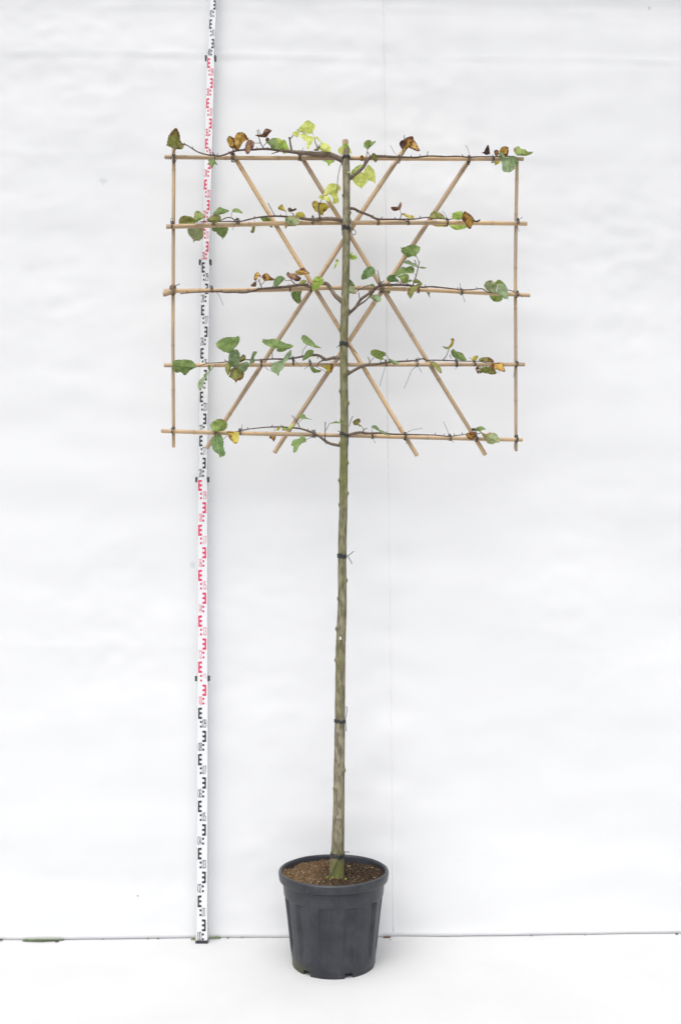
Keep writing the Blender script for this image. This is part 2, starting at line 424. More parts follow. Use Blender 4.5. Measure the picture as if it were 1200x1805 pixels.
for q in range(5200):
    r = .204*math.sqrt(rg.random()); a = rg.random()*2*math.pi; x, y = r*math.cos(a), r*math.sin(a)
    s_ = rg.choice([.0012, .0016, .002, .0025, .0035]) * rg.uniform(.7, 1.3)
    el = rg.choice([1, 1, 1.3, 2.4]) ; R = Matrix.Rotation(rg.random()*6.28, 3, 'Z') @ Matrix.Rotation(rg.uniform(-.7, .7), 3, 'X')
    z = soil_z(x, y) + s_*.3
    pale = rg.random() < (.09 if x < 0 else .035)
    mb.add([Vector((x, y, z)) + R @ Vector((vx*s_*el*rg.uniform(.7, 1.2), vy*s_*rg.uniform(.7, 1.2), vz*s_*rg.uniform(.5, .9))) for vx, vy, vz in OCT], OF, rg.uniform(.5, 1) if pale else rg.choice([0, 0, .08, .18]))
soil = mb.build('potting_soil', M_SOIL, None, (0,0,0), smooth=False); soil.location = POT
tag(soil, 'loose brown potting soil filling the dark grey pot', 'soil', kind='stuff')

# ------------------------------------------------------------------ the tree
BASE = at(593, 1546, TY)
M_BARK, M_TWIG = mat_bark(), mat_twig()
M_LEAF = {k: mat_leaf(k) for k in LEAF}
M_STALK = mat_plain('leaf_stalk', (.26, .22, .10), .55)
tree = empty('espalier_tree', BASE, 'young espalier lime tree with straight trunk and sparse autumn leaves in pot', 'tree')
TR = [(262,611,8.5),(268,610.5,10),(276,609.5,11.5),(290,610,12.2),(309,610.8,12.6),(350,610.6,12.7),(400,610.4,13.2),(440,610.2,13.5),(500,609,13.6),(530,608,13.9),(560,606.7,14.2),
      (610,606,14),(650,606,14.2),(700,606.5,13.8),(750,607,13.8),(800,606,14.2),(850,605.4,15),(900,605,14.4),(940,603.5,15),(1000,602.8,15.1),(1060,603.4,15.6),(1100,602,16.6),
      (1140,600.3,17.6),(1200,599.6,17.6),(1270,599,18.2),(1350,597.8,19.2),(1420,597,20.2),(1480,595.6,22.2),(1505,595,23.6),(1530,593.6,25),(1545,593,27),(1556,592.6,30)]
ys = [q[0] for q in TR]
yy = sorted(set([float(v) for v in np.arange(262, 1557, 3.0)] + [1556.0]))
SEG = 26
pts = [at(np.interp(y, ys, [q[1] for q in TR]), y, TY) for y in yy]
rad = [np.interp(y, ys, [q[2] for q in TR])*mpp(y, TY)/2 for y in yy]
KN = [(603,345.5,4.5,-1),(598,581,5,-1),(599.6,690,6,-1),(614.4,711,6,1),(599.8,741,4,-1),(614.5,816,5,1),(598.6,847,6,-1),(609,660,5,0),(613.8,870,6,1),(599.2,890,5,-1),(611,1023,6,1),(596.5,1055,5,-1),(603,946,4,0),
      (593.6,1108,7,-1),(591.6,1163,6,-1),(609,1357,6,1),(587,1389,4,-1),(602,565,4,0),(616.5,376,5,1),(616,313,6,1),(614.5,548,6,1),(613,655,6,1),(600,782,6,-1),(600,530,6,-1),(607,1290,4,0),(605,1440,4,0)]
mb = MB(); vs, fs, tn = [], [], []
for i, (p, r) in enumerate(zip(pts, rad)):
    mp_ = mpp(yy[i], TY); r *= 1+.015*noise.noise((0, 0, p.z*9))
    for k in range(SEG):
        q = 2*math.pi*k/SEG; d = Vector((math.cos(q), -math.sin(q), 0))
        rr = r*(1+.035*noise.noise((d.x*1.2, d.y*1.2, p.z*14))+.02*noise.noise((d.x*3, d.y*3, p.z*45))); t_ = 0
        for (kx, ky, ks, sd_) in KN:
            if abs(ky-yy[i]) > 14: continue
            kd = Vector((sd_*.85, -.53 if sd_ else -1, 0)).normalized()
            g = math.exp(-((yy[i]-ky)/(ks*.62))**2)*max(0, d.dot(kd))**7
            rr += mp_*ks*.64*g; t_ = max(t_, .30*math.exp(-((yy[i]-ky)/(ks*.3))**2)*max(0, d.dot(kd))**14)
        vs.append(p+d*rr); tn.append(t_)
n = len(pts)
for i in range(n-1):
    for k in range(SEG):
        k2 = (k+1) % SEG; fs.append([i*SEG+k, (i+1)*SEG+k, (i+1)*SEG+k2, i*SEG+k2])
vs.append(pts[0]+Vector((.001, 0, .004))); tn.append(.35)
for k in range(SEG): fs.append([n*SEG, k, (k+1) % SEG])
mb.add(vs, fs, tn)
trunk = mb.build('trunk', M_BARK, tree, BASE)
tg = MB(); c = at(600, 1125, TY-.0262)
tg.box(c.x-.0035, c.x+.0035, c.y-.0018, c.y+.004, c.z-.006, c.z+.006)
tg.build('tag', mat_plain('white_tag', (.68, .67, .63)), tree, BASE, smooth=False)['label'] = 'small white tag on the bark halfway up the trunk'

ZN = {'A':(280,210,9.23),'B':(390,200,9.23),'C':(500,200,9.23),'D':(540,230,8.571),'E':(300,350,8.571),'F':(430,350,9.23),'G':(630,230,9.23),'H':(840,240,10.909),
      'I':(680,350,7.059),'J':(430,465,8.0),'K':(640,425,9.23),'L':(790,480,8.0),'M':(295,585,8.0),'N':(440,585,7.5),'O':(610,600,7.5),'P':(755,590,6.667),'Q':(280,725,7.5),
      'R':(440,720,7.5),'S':(600,720,7.5),'T':(760,730,7.059),'U':(280,490,7.5),'V':(540,430,8.571),'W':(540,630,8.207),'X':(0,0,1.0)}
def zp(z, pts): x0, y0, s = ZN[z]; return [(x0+x/s, y0+y/s) for x, y in pts]

BY = TY+.006                                               # plane of the trained branches, in front of the canes
NODES = []                                                 # every branch and twig point in the picture, for leaf stalks
def chain(*parts):
    out = []
    for z, p in parts: out += zp(z, p)
    return out
def make_branch(name_label, pts, dia, twigs):
    mb = MB()
    def limb(p2, d0, d1, y0, first):
        ln = [0]
        for a, b in zip(p2, p2[1:]): ln.append(ln[-1]+math.hypot(b[0]-a[0], b[1]-a[1]))
        P = [at(px, py, y0 + .006*math.sin(i*1.7+p2[0][0])) for i, (px, py) in enumerate(p2)]
        if first: P[0] = at(p2[0][0], p2[0][1], TY)
        Q = crom(P, 6); m = len(Q)
        R, T = [], []
        for i in range(m):
            f = i/(m-1); idx = f*(len(p2)-1); l = np.interp(idx, range(len(p2)), ln)/ln[-1]
            d = (np.interp(l, np.linspace(0, 1, len(d0)), d0) if hasattr(d0, '__len__') else d0+(d1-d0)*l)
            py = np.interp(idx, range(len(p2)), [q[1] for q in p2])
            bud = 1+.22*max(0, noise.noise((l*ln[-1]*.09, p2[0][0], 3)))**1*1.6 + .06*noise.noise((i*1.3, p2[0][1], 0))
            R.append(max(.0011, d*mpp(py, y0)/2*bud)); T.append(max(0, min(1, (d-3.0)/4)))
        mb.tube(Q, R, 9, True, T, dome=True)
        for i in range(0, len(p2)-1):
            for j in range(4):
                f = j/4; NODES.append((p2[i][0]+(p2[i+1][0]-p2[i][0])*f, p2[i][1]+(p2[i+1][1]-p2[i][1])*f, y0))
        NODES.append((*p2[-1], y0))
        if not first:                                      # little bud on the end of a twig
            e = Q[-1]; mb.tube([e, e+(Q[-1]-Q[-2]).normalized()*.005], [R[-1]*1.5, R[-1]*.6], 7, True, .1, dome=True)
    limb(pts, dia, None, BY, True)
    for (z, p, d0, d1) in twigs: limb(zp(z, p), d0, d1, BY-.004, False)
    rb = random.Random(int(pts[0][1]*10))
    for i in range(2, len(pts)-1):                         # side buds along the branch
        if rb.random() < .6:
            px = pts[i][0]*.5+pts[i+1][0]*.5; py = pts[i][1]*.5+pts[i+1][1]*.5
            c = at(px, py-1.2, BY-.002); mb.tube([c, c+Vector((rb.uniform(-.006, .006), -.002, .007))], [.0022, .0012], 7, True, .2, dome=True)
    o = mb.build('branch', M_TWIG, tree, BASE); o['label'] = name_label
    return o
BR = {}
BR['r1l'] = make_branch('thick topmost branch bending left over the top cane', chain(('X',[(609,296),(605,286)]),('C',[(930,752),(800,690),(700,658),(500,658),(300,640),(100,620)]),('B',[(830,585),(680,578),(500,590),(250,605),(0,688)]),('A',[(900,590),(800,580),(640,535),(460,425),(390,412)])),
    [9,9.5,8.5,7,5,4,3.4,3,2.6,2.2,1.8], [('C',[(130,605),(110,500),(95,400)],3.6,3.0),('C',[(105,420),(160,350),(230,265)],1.6,1.2),('C',[(555,605),(540,540),(510,460),(505,395)],2.0,1.0),('B',[(700,572),(640,480),(590,285)],2.0,1.2),
     ('B',[(640,480),(545,482)],1.2,1.0),('B',[(690,525),(740,475)],1.1,1.0),('B',[(640,340),(610,270)],1.1,.9),('B',[(930,622),(835,650)],2.2,1.4),('A',[(410,412),(270,490),(225,570)],1.3,1.6),('C',[(690,660),(665,690)],4,3.4),('B',[(200,615),(190,540)],2.2,1.6)])
BR['r1r'] = make_branch('topmost right branch rising from the trunk onto the top cane', chain(('X',[(611,318)]),('D',[(670,712),(760,640),(860,550),(920,450),(985,400)]),('G',[(350,420),(560,430),(800,436),(950,438),(1100,420)]),('X',[(762,275),(785,276),(806,275.5),(825,277)]),('H',[(0,396),(245,396),(420,392),(700,388)])),
    [7,6,5,3.2,2.8,2.5,2.3,2.0,1.7], [('D',[(868,500),(905,395),(920,285)],1.8,.9),('D',[(965,395),(930,335)],1.6,1.1),('G',[(1130,415),(1142,350)],1.7,1.0),('G',[(735,340),(750,230),(762,88)],1.7,1.2),('G',[(120,480),(80,490)],1.5,1.0),('H',[(245,396),(247,330)],.9,.8)])
BR['r2l'] = make_branch('left branch tied along the second cane', chain(('D',[(600,1370),(545,1362),(440,1340),(300,1332),(150,1345)]),('F',[(1080,340),(900,318),(690,295),(500,285),(270,300),(60,345)]),('E',[(1050,345),(900,345),(780,346),(570,352),(450,352)])),
    [7,7,5.5,4,3,2.6,2.2,1.8,1.5], [('E',[(990,335),(920,290),(850,290),(770,328),(700,345)],2.0,1.3),('F',[(505,285),(480,240),(400,90)],1.7,1.2),('D',[(205,1325),(185,1180),(190,1110)],3.6,3.0),('D',[(192,1120),(235,1040)],1.5,1.0),('F',[(1100,345),(980,340),(935,370)],1.8,1.0),('F',[(830,310),(795,245)],1.5,1.1)])
BR['r2r'] = make_branch('right branch leaving the trunk above the second cane', chain(('D',[(610,1185),(662,1178),(720,1182),(800,1225),(950,1282),(1060,1335),(1190,1342)]),('I',[(60,258),(150,258),(350,255),(490,235),(600,240),(760,258),(830,252),(950,246)])),
    [5,4.4,3.8,3,2.4,2,1.8,1.5], [('I',[(170,256),(190,205),(172,140)],1.5,.8),('D',[(800,1228),(765,1232)],2.0,1.0),('I',[(190,208),(215,190)],1.2,.8),('I',[(280,290),(220,270),(160,268)],1.2,1.0)])
BR['r3l'] = make_branch('left branch tied along the third cane', chain(('V',[(560,900),(505,845),(430,775),(380,700),(315,610),(230,600),(60,640)]),('J',[(880,300),(780,298),(700,308),(550,328),(250,352),(150,378),(10,404)]),('U',[(1000,188),(880,190),(760,175),(480,190),(285,208)])),
    [8,7,6.5,5,4.5,4,3.4,3,2.2,1.8,1.5], [('J',[(252,350),(215,235)],1.9,1.4),('J',[(722,290),(670,235)],1.9,1.3),('J',[(668,236),(585,235)],1.0,.8),('J',[(245,300),(290,250)],.9,.7),('J',[(860,300),(900,270)],1.2,.9)])
BR['r3r'] = make_branch('forked right branch rising to the third cane', chain(('V',[(580,1100),(630,1060),(740,960),(820,840),(930,760),(1050,662)]),('K',[(320,715),(480,712),(640,716),(800,728),(960,750),(1060,742),(1200,748)]),('L',[(90,235),(180,246),(320,245),(470,232),(560,280),(700,290),(850,252),(970,310)])),
    [6,5,4.5,4,3,2.6,2.3,2,1.7,1.4], [('V',[(680,1010),(800,920),(920,830),(1040,690)],3.2,2.2),('K',[(800,728),(845,610),(880,480),(910,345)],2.2,1.5),('K',[(905,345),(870,260)],.9,.7),('K',[(880,430),(838,320)],1.2,1.4),('K',[(270,720),(260,600),(235,490)],1.9,1.4),
     ('V',[(805,835),(790,745)],1.8,1.2),('V',[(700,755),(850,662),(950,625),(1050,655)],1.5,1.3),('K',[(640,716),(560,660),(460,660)],1.4,1.1),('K',[(800,728),(700,690)],1.6,1.1),('K',[(240,700),(330,655)],1.6,1.4)])
BR['r4l'] = make_branch('left branch arching over the fourth cane', chain(('X',[(606,632)]),('N',[(1185,345),(1110,343),(1010,366),(980,358),(930,320),(860,305),(700,325),(560,350),(440,360),(300,358),(100,372)]),('M',[(1110,392),(1000,405),(870,415),(780,430),(660,437),(560,442)])),
    [6,5.4,4.5,3.6,3,2.6,2.3,2.0,1.6,1.4], [('N',[(1000,368),(920,400),(890,450)],2.8,1.5),('N',[(300,356),(300,230)],1.6,.9),('N',[(695,320),(705,250),(755,178)],1.0,.8),('N',[(905,320),(900,350)],1.6,1.2),('M',[(560,442),(480,470),(405,498)],1.3,1.0),('M',[(690,455),(640,510),(608,545)],1.2,1.0)])
BR['r4r'] = make_branch('right branch reaching up to the fourth cane', chain(('X',[(608,662)]),('O',[(30,440),(130,382),(250,330),(400,315),(520,296),(700,280),(920,265),(1000,243),(1080,266)]),('P',[(20,300),(150,300),(440,311),(580,311),(680,330)])),
    [6,5,4,3.2,2.6,2.2,2.0,1.7,1.4], [('O',[(300,315),(310,280),(292,228)],1.8,1.2),('O',[(310,285),(365,235)],.9,.7),('O',[(455,305),(458,260)],1.6,1.1),('O',[(560,290),(560,240),(530,200)],.9,.7),('P',[(165,300),(205,255),(230,195)],1.9,1.2),('P',[(265,280),(250,245)],1.4,1.0)])
BR['r5l'] = make_branch('lowest left branch arching up onto the fifth cane', chain(('X',[(608,790)]),('R',[(1190,492),(1050,460),(920,370),(830,320),(700,275),(620,260),(500,250),(380,243),(200,250),(10,270)]),('Q',[(1140,245),(1080,262),(1030,270),(900,285)])),
    [6,5,4,3.2,2.6,2.3,2,1.7,1.4], [('R',[(995,420),(998,300),(1000,190)],1.8,1.3),('R',[(1005,290),(1055,205)],.9,.8),('R',[(662,265),(640,205),(570,105)],1.8,1.2),('R',[(645,200),(690,140)],.9,.7),('R',[(850,365),(745,412)],.9,.7),('R',[(960,395),(1010,465)],1.6,1.0),('R',[(820,345),(730,358)],1.4,1.0),('Q',[(905,320),(850,375)],.9,.8)])
BR['r5r'] = make_branch('lowest right branch lying along the fifth cane', chain(('X',[(608,772)]),('S',[(110,350),(250,318),(350,330),(520,325),(700,340),(1000,346),(1190,350)]),('T',[(100,265),(220,276),(340,262),(425,252),(520,250),(600,240)])),
    [5.5,4.6,3.4,2.6,2.2,1.9,1.6,1.4], [('S',[(290,322),(310,280)],1.9,1.3),('S',[(308,282),(275,232)],.9,.7),('S',[(310,278),(342,265)],1.3,1.1),('S',[(345,325),(370,335)],1.6,1.2)])
BR['top'] = trunk

# ------------------------------------------------------------------ leaves: outline from the stalk end round, laid out with fold, curl and tilt
LCOUNT = [0]
def leaf(br, z, kind, outline, depth='f', holes=0, stalk=True):
    LCOUNT[0] += 1; rg = random.Random(LCOUNT[0]*17+5)
    P = zp(z, outline)
    Y0 = {'f': BY-.016, 'm': BY-.004, 'b': TY+.072}[depth] + rg.uniform(-.006, .006)
    base = Vector((*P[0], 0)); tip = max((Vector((*q, 0)) for q in P), key=lambda q: (q-base).length)
    L = (tip-base).length; ax = (tip-base)/L; pv = Vector((-ax.y, ax.x, 0))
    per = 4 if len(P) > 9 else 5
    out = crom([(x, y, 0) for x, y in P], per, True); K = len(out)
    cen = sum((Vector(o) for o in out), Vector())/K
    for i in range(K):                                     # fine serration
        d = out[i]-cen
        out[i] = cen + d*(1 + (.035 if i % 2 else -.02) + rg.uniform(-.03, .03) + .06*noise.noise((i*.45, LCOUNT[0]*3.3, 0)))
    sgn = -1 if depth != 'b' else 1
    tilt = sgn*rg.uniform(.15, .7); fold = -sgn*rg.uniform(.25, .6)*(1.4 if kind in 'ybn' else 1); curl = sgn*rg.uniform(.1, .6); ph = rg.uniform(0, 9)
    wav = .12 if kind in 'gkdp' else .22
    RG = [0, .28, .52, .72, .88, 1.0]
    verts, uu, vv, ee = [], [], [], []
    def addv(q, e):
        s = q-base; u = s.dot(ax)/L; v = s.dot(pv)/L
        lm = L*mpp(q.y, Y0)
        dy = lm*(tilt*u*.7 + fold*abs(v) + curl*(u-.25)**2 + wav*e*noise.noise((u*3.1+ph, v*3.1, ph)) + .03*noise.noise((u*6+ph, v*6, 2)))
        verts.append(at(q.x, q.y, Y0+dy)); uu.append(u); vv.append(v); ee.append(e)
    addv(cen, 0)
    for r in RG[1:]:
        for o in out: addv(cen+(o-cen)*r, r)
    fs = [[0, 1+i, 1+(i+1) % K] for i in range(K)]
    for k in range(len(RG)-2):
        for i in range(K):
            if holes and 0 < k < 3 and rg.random() < holes: continue
            a, b = 1+k*K, 1+(k+1)*K; i2 = (i+1) % K
            fs.append([a+i, b+i, b+i2, a+i2])
    fm = [0]*len(fs)
    if stalk:                                              # stalk from the blade to the nearest twig
        q = min(NODES, key=lambda n: (n[0]-base.x)**2+(n[1]-base.y)**2)
        dist = math.hypot(q[0]-base.x, q[1]-base.y)
        if dist < 45:
            mb = MB(); a = at(base.x, base.y, Y0); b = at(q[0], q[1], q[2]); c = a*.5+b*.5+Vector((0, -.004, -.003-.03*(a-b).length))
            e = at(base.x+ax.x*L*.12, base.y+ax.y*L*.12, Y0+L*mpp(base.y, Y0)*tilt*.08)
            mb.tube(crom([e, a, c, b], 4), .0010, 5, True)
            n0 = len(verts); verts += mb.v; uu += [0]*len(mb.v); vv += [1]*len(mb.v); ee += [0]*len(mb.v)
            fs += [[i+n0 for i in f] for f in mb.f]; fm += [1]*len(mb.f)
    o = mesh('leaf', verts, fs, None, BR[br], BASE, True, [M_LEAF[kind], M_STALK], fm, {'leaf_u': uu, 'leaf_v': vv, 'edge': ee})
    return o

# row 1, left
leaf('r1l','A','o',[(385,410),(350,330),(340,250),(290,150),(235,180),(175,250),(145,340),(135,435),(150,428),(230,475),(330,495),(400,470),(415,400)])
leaf('r1l','A','g',[(900,640),(930,700),(965,750),(915,715),(870,795),(850,790),(845,735),(795,740),(815,690),(810,660),(860,645)],'m')
leaf('r1l','B','y',[(190,570),(140,545),(105,470),(95,420),(130,368),(170,378),(215,410),(240,480),(230,560)])
leaf('r1l','B','y',[(225,585),(230,520),(215,410),(245,335),(285,312),(345,305),(400,345),(445,425),(400,440),(355,470),(315,540),(275,588)])
leaf('r1l','B','b',[(540,480),(515,450),(480,430),(430,440),(400,500),(390,580),(395,630),(415,660),(450,650),(480,600),(520,560)])
leaf('r1l','B','b',[(560,355),(620,350),(670,330),(710,255),(760,250),(825,275),(780,330),(735,385),(680,390),(600,375),(575,370)])
leaf('r1l','B','g',[(745,470),(790,425),(830,400),(880,395),(920,420),(930,470),(940,510),(960,580),(900,585),(820,570),(790,520)],'m')
leaf('r1l','B','b',[(735,465),(720,430),(735,395),(765,395),(785,420),(760,445)])
leaf('r1l','B','p',[(845,520),(880,490),(920,450),(900,410),(930,395),(980,430),(960,490),(900,530)])
leaf('r1l','B','l',[(950,580),(945,500),(985,440),(1035,430),(1060,470),(1080,530),(1115,600),(1040,655),(980,620)],'m')
leaf('r1l','C','p',[(350,330),(420,370),(500,380),(470,450),(420,560),(380,565),(405,475),(340,440),(290,400),(265,340),(300,330)])
leaf('r1l','C','p',[(345,310),(280,290),(245,255),(275,200),(330,170),(400,215),(470,260),(465,320),(420,335),(375,330)])
leaf('r1l','C','p',[(440,240),(360,190),(335,140),(400,110),(460,150),(515,190),(500,260),(470,280)],'m')
leaf('r1l','C','p',[(250,280),(180,290),(130,330),(165,350),(220,390),(255,340)])
leaf('r1l','C','p',[(590,560),(605,500),(640,470),(700,490),(755,545),(760,615),(690,620),(600,600)],'m')
leaf('r1l','C','p',[(620,480),(560,440),(520,400),(530,370),(570,400),(605,450)])
leaf('r1l','C','l',[(640,770),(700,800),(735,860),(760,820),(800,800),(830,770),(740,750)],'b')
leaf('r1l','C','o',[(490,590),(530,570),(580,520),(590,550),(560,600),(510,610)])
leaf('top','C','p',[(960,640),(920,660),(880,610),(900,560),(950,530),(1000,540),(960,580)],'m')
leaf('top','C','l',[(1000,560),(970,510),(1000,485),(1040,490),(1055,520),(1060,560)],'f')
leaf('top','C','p',[(1055,580),(1075,560),(1105,640),(1095,665),(1060,620)],'m')
# row 1, right
leaf('r1r','D','p',[(690,740),(740,680),(810,640),(870,650),(915,700),(920,760),(880,820),(840,860),(830,890),(810,860),(750,830),(715,770)],'b')
leaf('r1r','D','p',[(860,660),(880,590),(930,520),(990,560),(1030,630),(1040,720),(1035,800),(1000,775),(930,750),(910,700)],'b')
leaf('r1r','D','l',[(670,650),(700,590),(780,530),(830,510),(840,560),(770,610),(700,660)],'b')
leaf('top','D','p',[(590,625),(640,615),(650,640),(610,645)],'f')
leaf('r1r','G','e',[(165,305),(120,280),(100,255),(110,200),(150,160),(200,155),(240,185),(295,165),(270,215),(220,260)])
leaf('r1r','G','y',[(90,490),(45,490),(35,440),(65,400),(95,420),(100,460)])
leaf('r1r','G','o',[(290,520),(250,470),(225,410),(250,365),(290,380),(320,430),(325,480)])
leaf('r1r','G','n',[(735,310),(700,270),(680,220),(700,170),(750,155),(770,200),(765,290)])
leaf('r1r','G','y',[(745,310),(760,240),(755,160),(800,115),(890,95),(910,150),(880,180),(860,250),(820,290)])
leaf('r1r','G','y',[(850,280),(870,180),(905,150),(960,210),(985,270),(1015,330),(960,335),(900,310)])
leaf('r1r','H','n',[(245,335),(190,365),(140,340),(90,318),(130,315),(165,240),(213,165),(240,230),(247,290)])
leaf('r1r','H','b',[(390,385),(345,360),(330,290),(370,262),(410,275),(420,330)])
leaf('r1r','H','y',[(580,385),(600,340),(610,270),(600,210),(510,195),(450,250),(430,290),(450,350)],'m')
leaf('r1r','H','m',[(400,430),(450,480),(410,530),(350,560),(335,500),(330,450)],'b')
leaf('r1r','H','d',[(570,420),(500,325),(450,310),(425,350),(450,450),(480,540),(500,670),(600,695),(680,665),(735,600),(780,500),(780,420),(700,385),(640,390)])
leaf('r1r','H','e',[(775,370),(720,310),(710,245),(755,205),(810,195),(850,240),(930,255),(980,305),(1030,320),(1080,300),(1030,350),(930,380),(850,375)])
# row 2, left
leaf('r2l','E','o',[(385,350),(350,290),(270,265),(190,262),(145,305),(138,380),(230,450),(330,440)],'b')
leaf('r2l','E','e',[(525,270),(480,220),(430,185),(385,195),(365,250),(360,310),(390,360),(450,330),(500,300)],'m')
leaf('r2l','E','f',[(470,400),(500,480),(500,590),(440,635),(375,640),(355,670),(345,620),(280,540),(262,450),(300,390)],'b')
leaf('r2l','E','o',[(555,320),(600,280),(660,250),(740,245),(765,320),(700,370),(600,350)],'m')
leaf('r2l','E','g',[(650,235),(700,165),(750,130),(820,155),(885,175),(870,205),(780,235),(700,250)])
leaf('r2l','E','g',[(940,200),(950,160),(990,145),(1050,165),(1095,225),(1030,215)])
leaf('r2l','E','g',[(690,400),(780,400),(865,430),(870,500),(830,570),(800,600),(798,630),(780,590),(720,540),(690,480)],'b')
leaf('r2l','E','g',[(640,400),(680,440),(690,495),(650,490),(625,450)],'b')
leaf('r2l','F','m',[(690,215),(650,200),(560,175),(575,125),(620,95),(650,150)])
leaf('r2l','F','n',[(725,205),(715,165),(745,145),(800,180),(845,155),(850,185),(770,215)])
leaf('r2l','F','m',[(990,300),(930,310),(860,290),(840,260),(870,225),(910,215),(960,230),(990,270)],'m')
leaf('r2l','F','f',[(680,310),(740,280),(820,275),(880,300),(910,350),(890,420),(820,450),(740,450),(690,460),(675,500),(660,450),(690,400),(670,360)])
leaf('r2l','F','e',[(270,300),(290,350),(380,420),(440,470),(470,450),(450,350),(400,310)],'b')
leaf('r2l','F','o',[(180,380),(185,440),(165,550),(120,555),(110,530),(130,500),(135,440)],'b')
leaf('r2l','D','m',[(190,1090),(140,1060),(95,1080),(90,1140),(130,1210),(190,1250),(250,1285),(260,1240),(310,1200),(340,1150),(290,1100),(230,1090)],'b')
leaf('r2l','D','p',[(260,980),(290,880),(340,810),(420,800),(500,840),(515,900),(480,910),(470,970),(490,1050),(470,1100),(400,1100),(400,1030),(360,970),(300,960)],'m')
leaf('r2l','D','p',[(250,990),(210,970),(190,1020),(230,1040),(280,1050),(330,1075),(355,1030),(330,990)])
# row 2, right
leaf('r2r','I','b',[(170,140),(100,155),(60,110),(110,100),(160,100),(180,40),(195,80),(180,130)])
leaf('r2r','I','m',[(200,195),(220,180),(280,205),(330,210),(350,245),(290,245),(240,220)])
leaf('r2r','I','o',[(550,250),(555,190),(590,160),(640,165),(700,195),(735,245),(650,258)])
leaf('r2r','I','m',[(600,270),(540,310),(620,345),(700,350),(760,345),(750,300)],'b')
leaf('r2r','I','l',[(950,250),(950,170),(920,155),(870,165),(825,190),(830,250),(890,262)],'m')
leaf('r2r','I','l',[(900,280),(780,320),(800,350),(850,385),(910,390),(1000,360),(1000,310)],'b')
leaf('r2r','I','y',[(1100,270),(1060,210),(980,160),(955,190),(945,270),(980,300),(1030,380),(1070,340),(1090,290)])
leaf('r2r','I','n',[(1080,262),(1130,283),(1170,255),(1165,278),(1130,296),(1090,285)])
# row 3, left
leaf('r3l','J','y',[(245,185),(210,175),(190,210),(165,240),(140,210),(160,140),(195,115),(220,140)])
leaf('r3l','J','b',[(170,250),(150,255),(95,300),(110,320),(165,320),(175,290)])
leaf('r3l','J','y',[(430,215),(380,185),(330,135),(280,145),(258,185),(290,240),(360,235),(415,235)])
leaf('r3l','J','k',[(575,200),(540,175),(490,172),(440,210),(418,260),(420,315),(470,315),(520,270),(560,230)])
leaf('r3l','J','b',[(670,225),(600,160),(620,110),(650,140),(710,130),(760,165),(800,195),(790,235),(740,250),(690,220)])
leaf('r3l','J','y',[(920,135),(880,90),(830,55),(780,80),(730,105),(740,140),(790,160),(850,150)])
leaf('r3l','J','o',[(885,240),(830,225),(790,255),(785,290),(850,280)])
leaf('r3l','J','l',[(960,290),(1030,260),(1090,200),(1115,210),(1120,270),(1080,310),(1030,360),(985,378),(960,350)])
leaf('r3l','J','l',[(965,250),(1000,190),(1060,180),(1090,200),(1040,255),(1000,265)])
leaf('r3l','J','g',[(740,360),(690,385),(665,430),(690,500),(735,545),(770,565),(805,520),(800,440),(815,375)],'b')
leaf('top','V','l',[(490,250),(455,230),(440,245),(460,270),(430,310),(415,380),(450,340),(470,300)],stalk=False)
leaf('top','V','l',[(655,150),(690,120),(700,170),(740,170),(765,205),(740,230),(680,240),(655,210)],'m',stalk=False)
leaf('top','V','k',[(640,610),(640,560),(655,535),(700,580),(728,630),(690,640)],'m',stalk=False)
leaf('top','V','f',[(610,690),(640,635),(690,640),(735,690),(730,740),(760,755),(700,750),(630,735)],stalk=False)
# row 3, right
leaf('r3r','V','k',[(1010,480),(1040,420),(1000,345),(930,350),(870,400),(835,480),(832,535),(900,530),(970,495)])
leaf('r3r','K','g',[(860,250),(800,245),(720,265),(660,220),(620,180),(620,120),(580,105),(640,105),(740,65),(830,65),(900,85),(925,120),(900,190),(865,205)])
leaf('r3r','K','d',[(880,410),(820,415),(760,385),(650,350),(730,310),(790,345),(860,370)])
leaf('r3r','K','d',[(900,425),(960,415),(1030,435),(960,450)])
leaf('r3r','K','g',[(810,520),(740,525),(640,530),(560,560),(510,580),(500,540),(560,480),(640,415),(690,430),(770,405),(830,450),(825,490)],'m')
leaf('r3r','K','k',[(580,640),(520,660),(450,665),(390,640),(385,600),(420,560),(480,545),(540,560),(530,600)],'m')
leaf('r3r','K','e',[(610,640),(590,600),(550,580),(640,540),(700,530),(740,560),(735,620),(680,690),(620,680)])
leaf('r3r','K','g',[(700,680),(740,625),(800,640),(760,665)])
leaf('r3r','K','o',[(950,680),(870,615),(815,640),(815,672),(885,690),(905,690)])
leaf('r3r','K','o',[(945,690),(900,690),(830,730),(760,750),(722,810),(725,880),(770,935),(830,830),(880,760),(940,720)])
leaf('r3r','K','d',[(1040,760),(1075,790),(1085,830),(1075,890),(1090,930),(1050,870),(1010,800)],'b')
leaf('r3r','K','d',[(130,900),(170,870),(260,880),(290,930),(270,990),(200,980),(140,940)])
leaf('r3r','K','e',[(400,720),(475,720),(445,800),(430,850),(380,850),(340,790),(340,730)],'b')
leaf('r3r','K','g',[(110,720),(140,690),(190,720),(150,740)],'m')
leaf('r3r','K','m',[(130,780),(90,810),(90,850),(120,930),(150,900),(140,830)],'b')
leaf('r3r','L','f',[(655,300),(600,285),(540,250),(505,190),(530,130),(600,115),(640,140),(680,190),(665,260)])
leaf('r3r','L','d',[(670,290),(690,210),(680,160),(720,155),(780,175),(830,240),(838,372),(780,365),(720,330)],'m')
leaf('r3r','L','e',[(655,150),(710,105),(770,140),(810,190),(830,240),(760,220),(690,185)],'b')
leaf('r3r','L','e',[(640,270),(580,300),(585,350),(630,405),(690,418),(740,400),(765,370),(700,300)],'b')
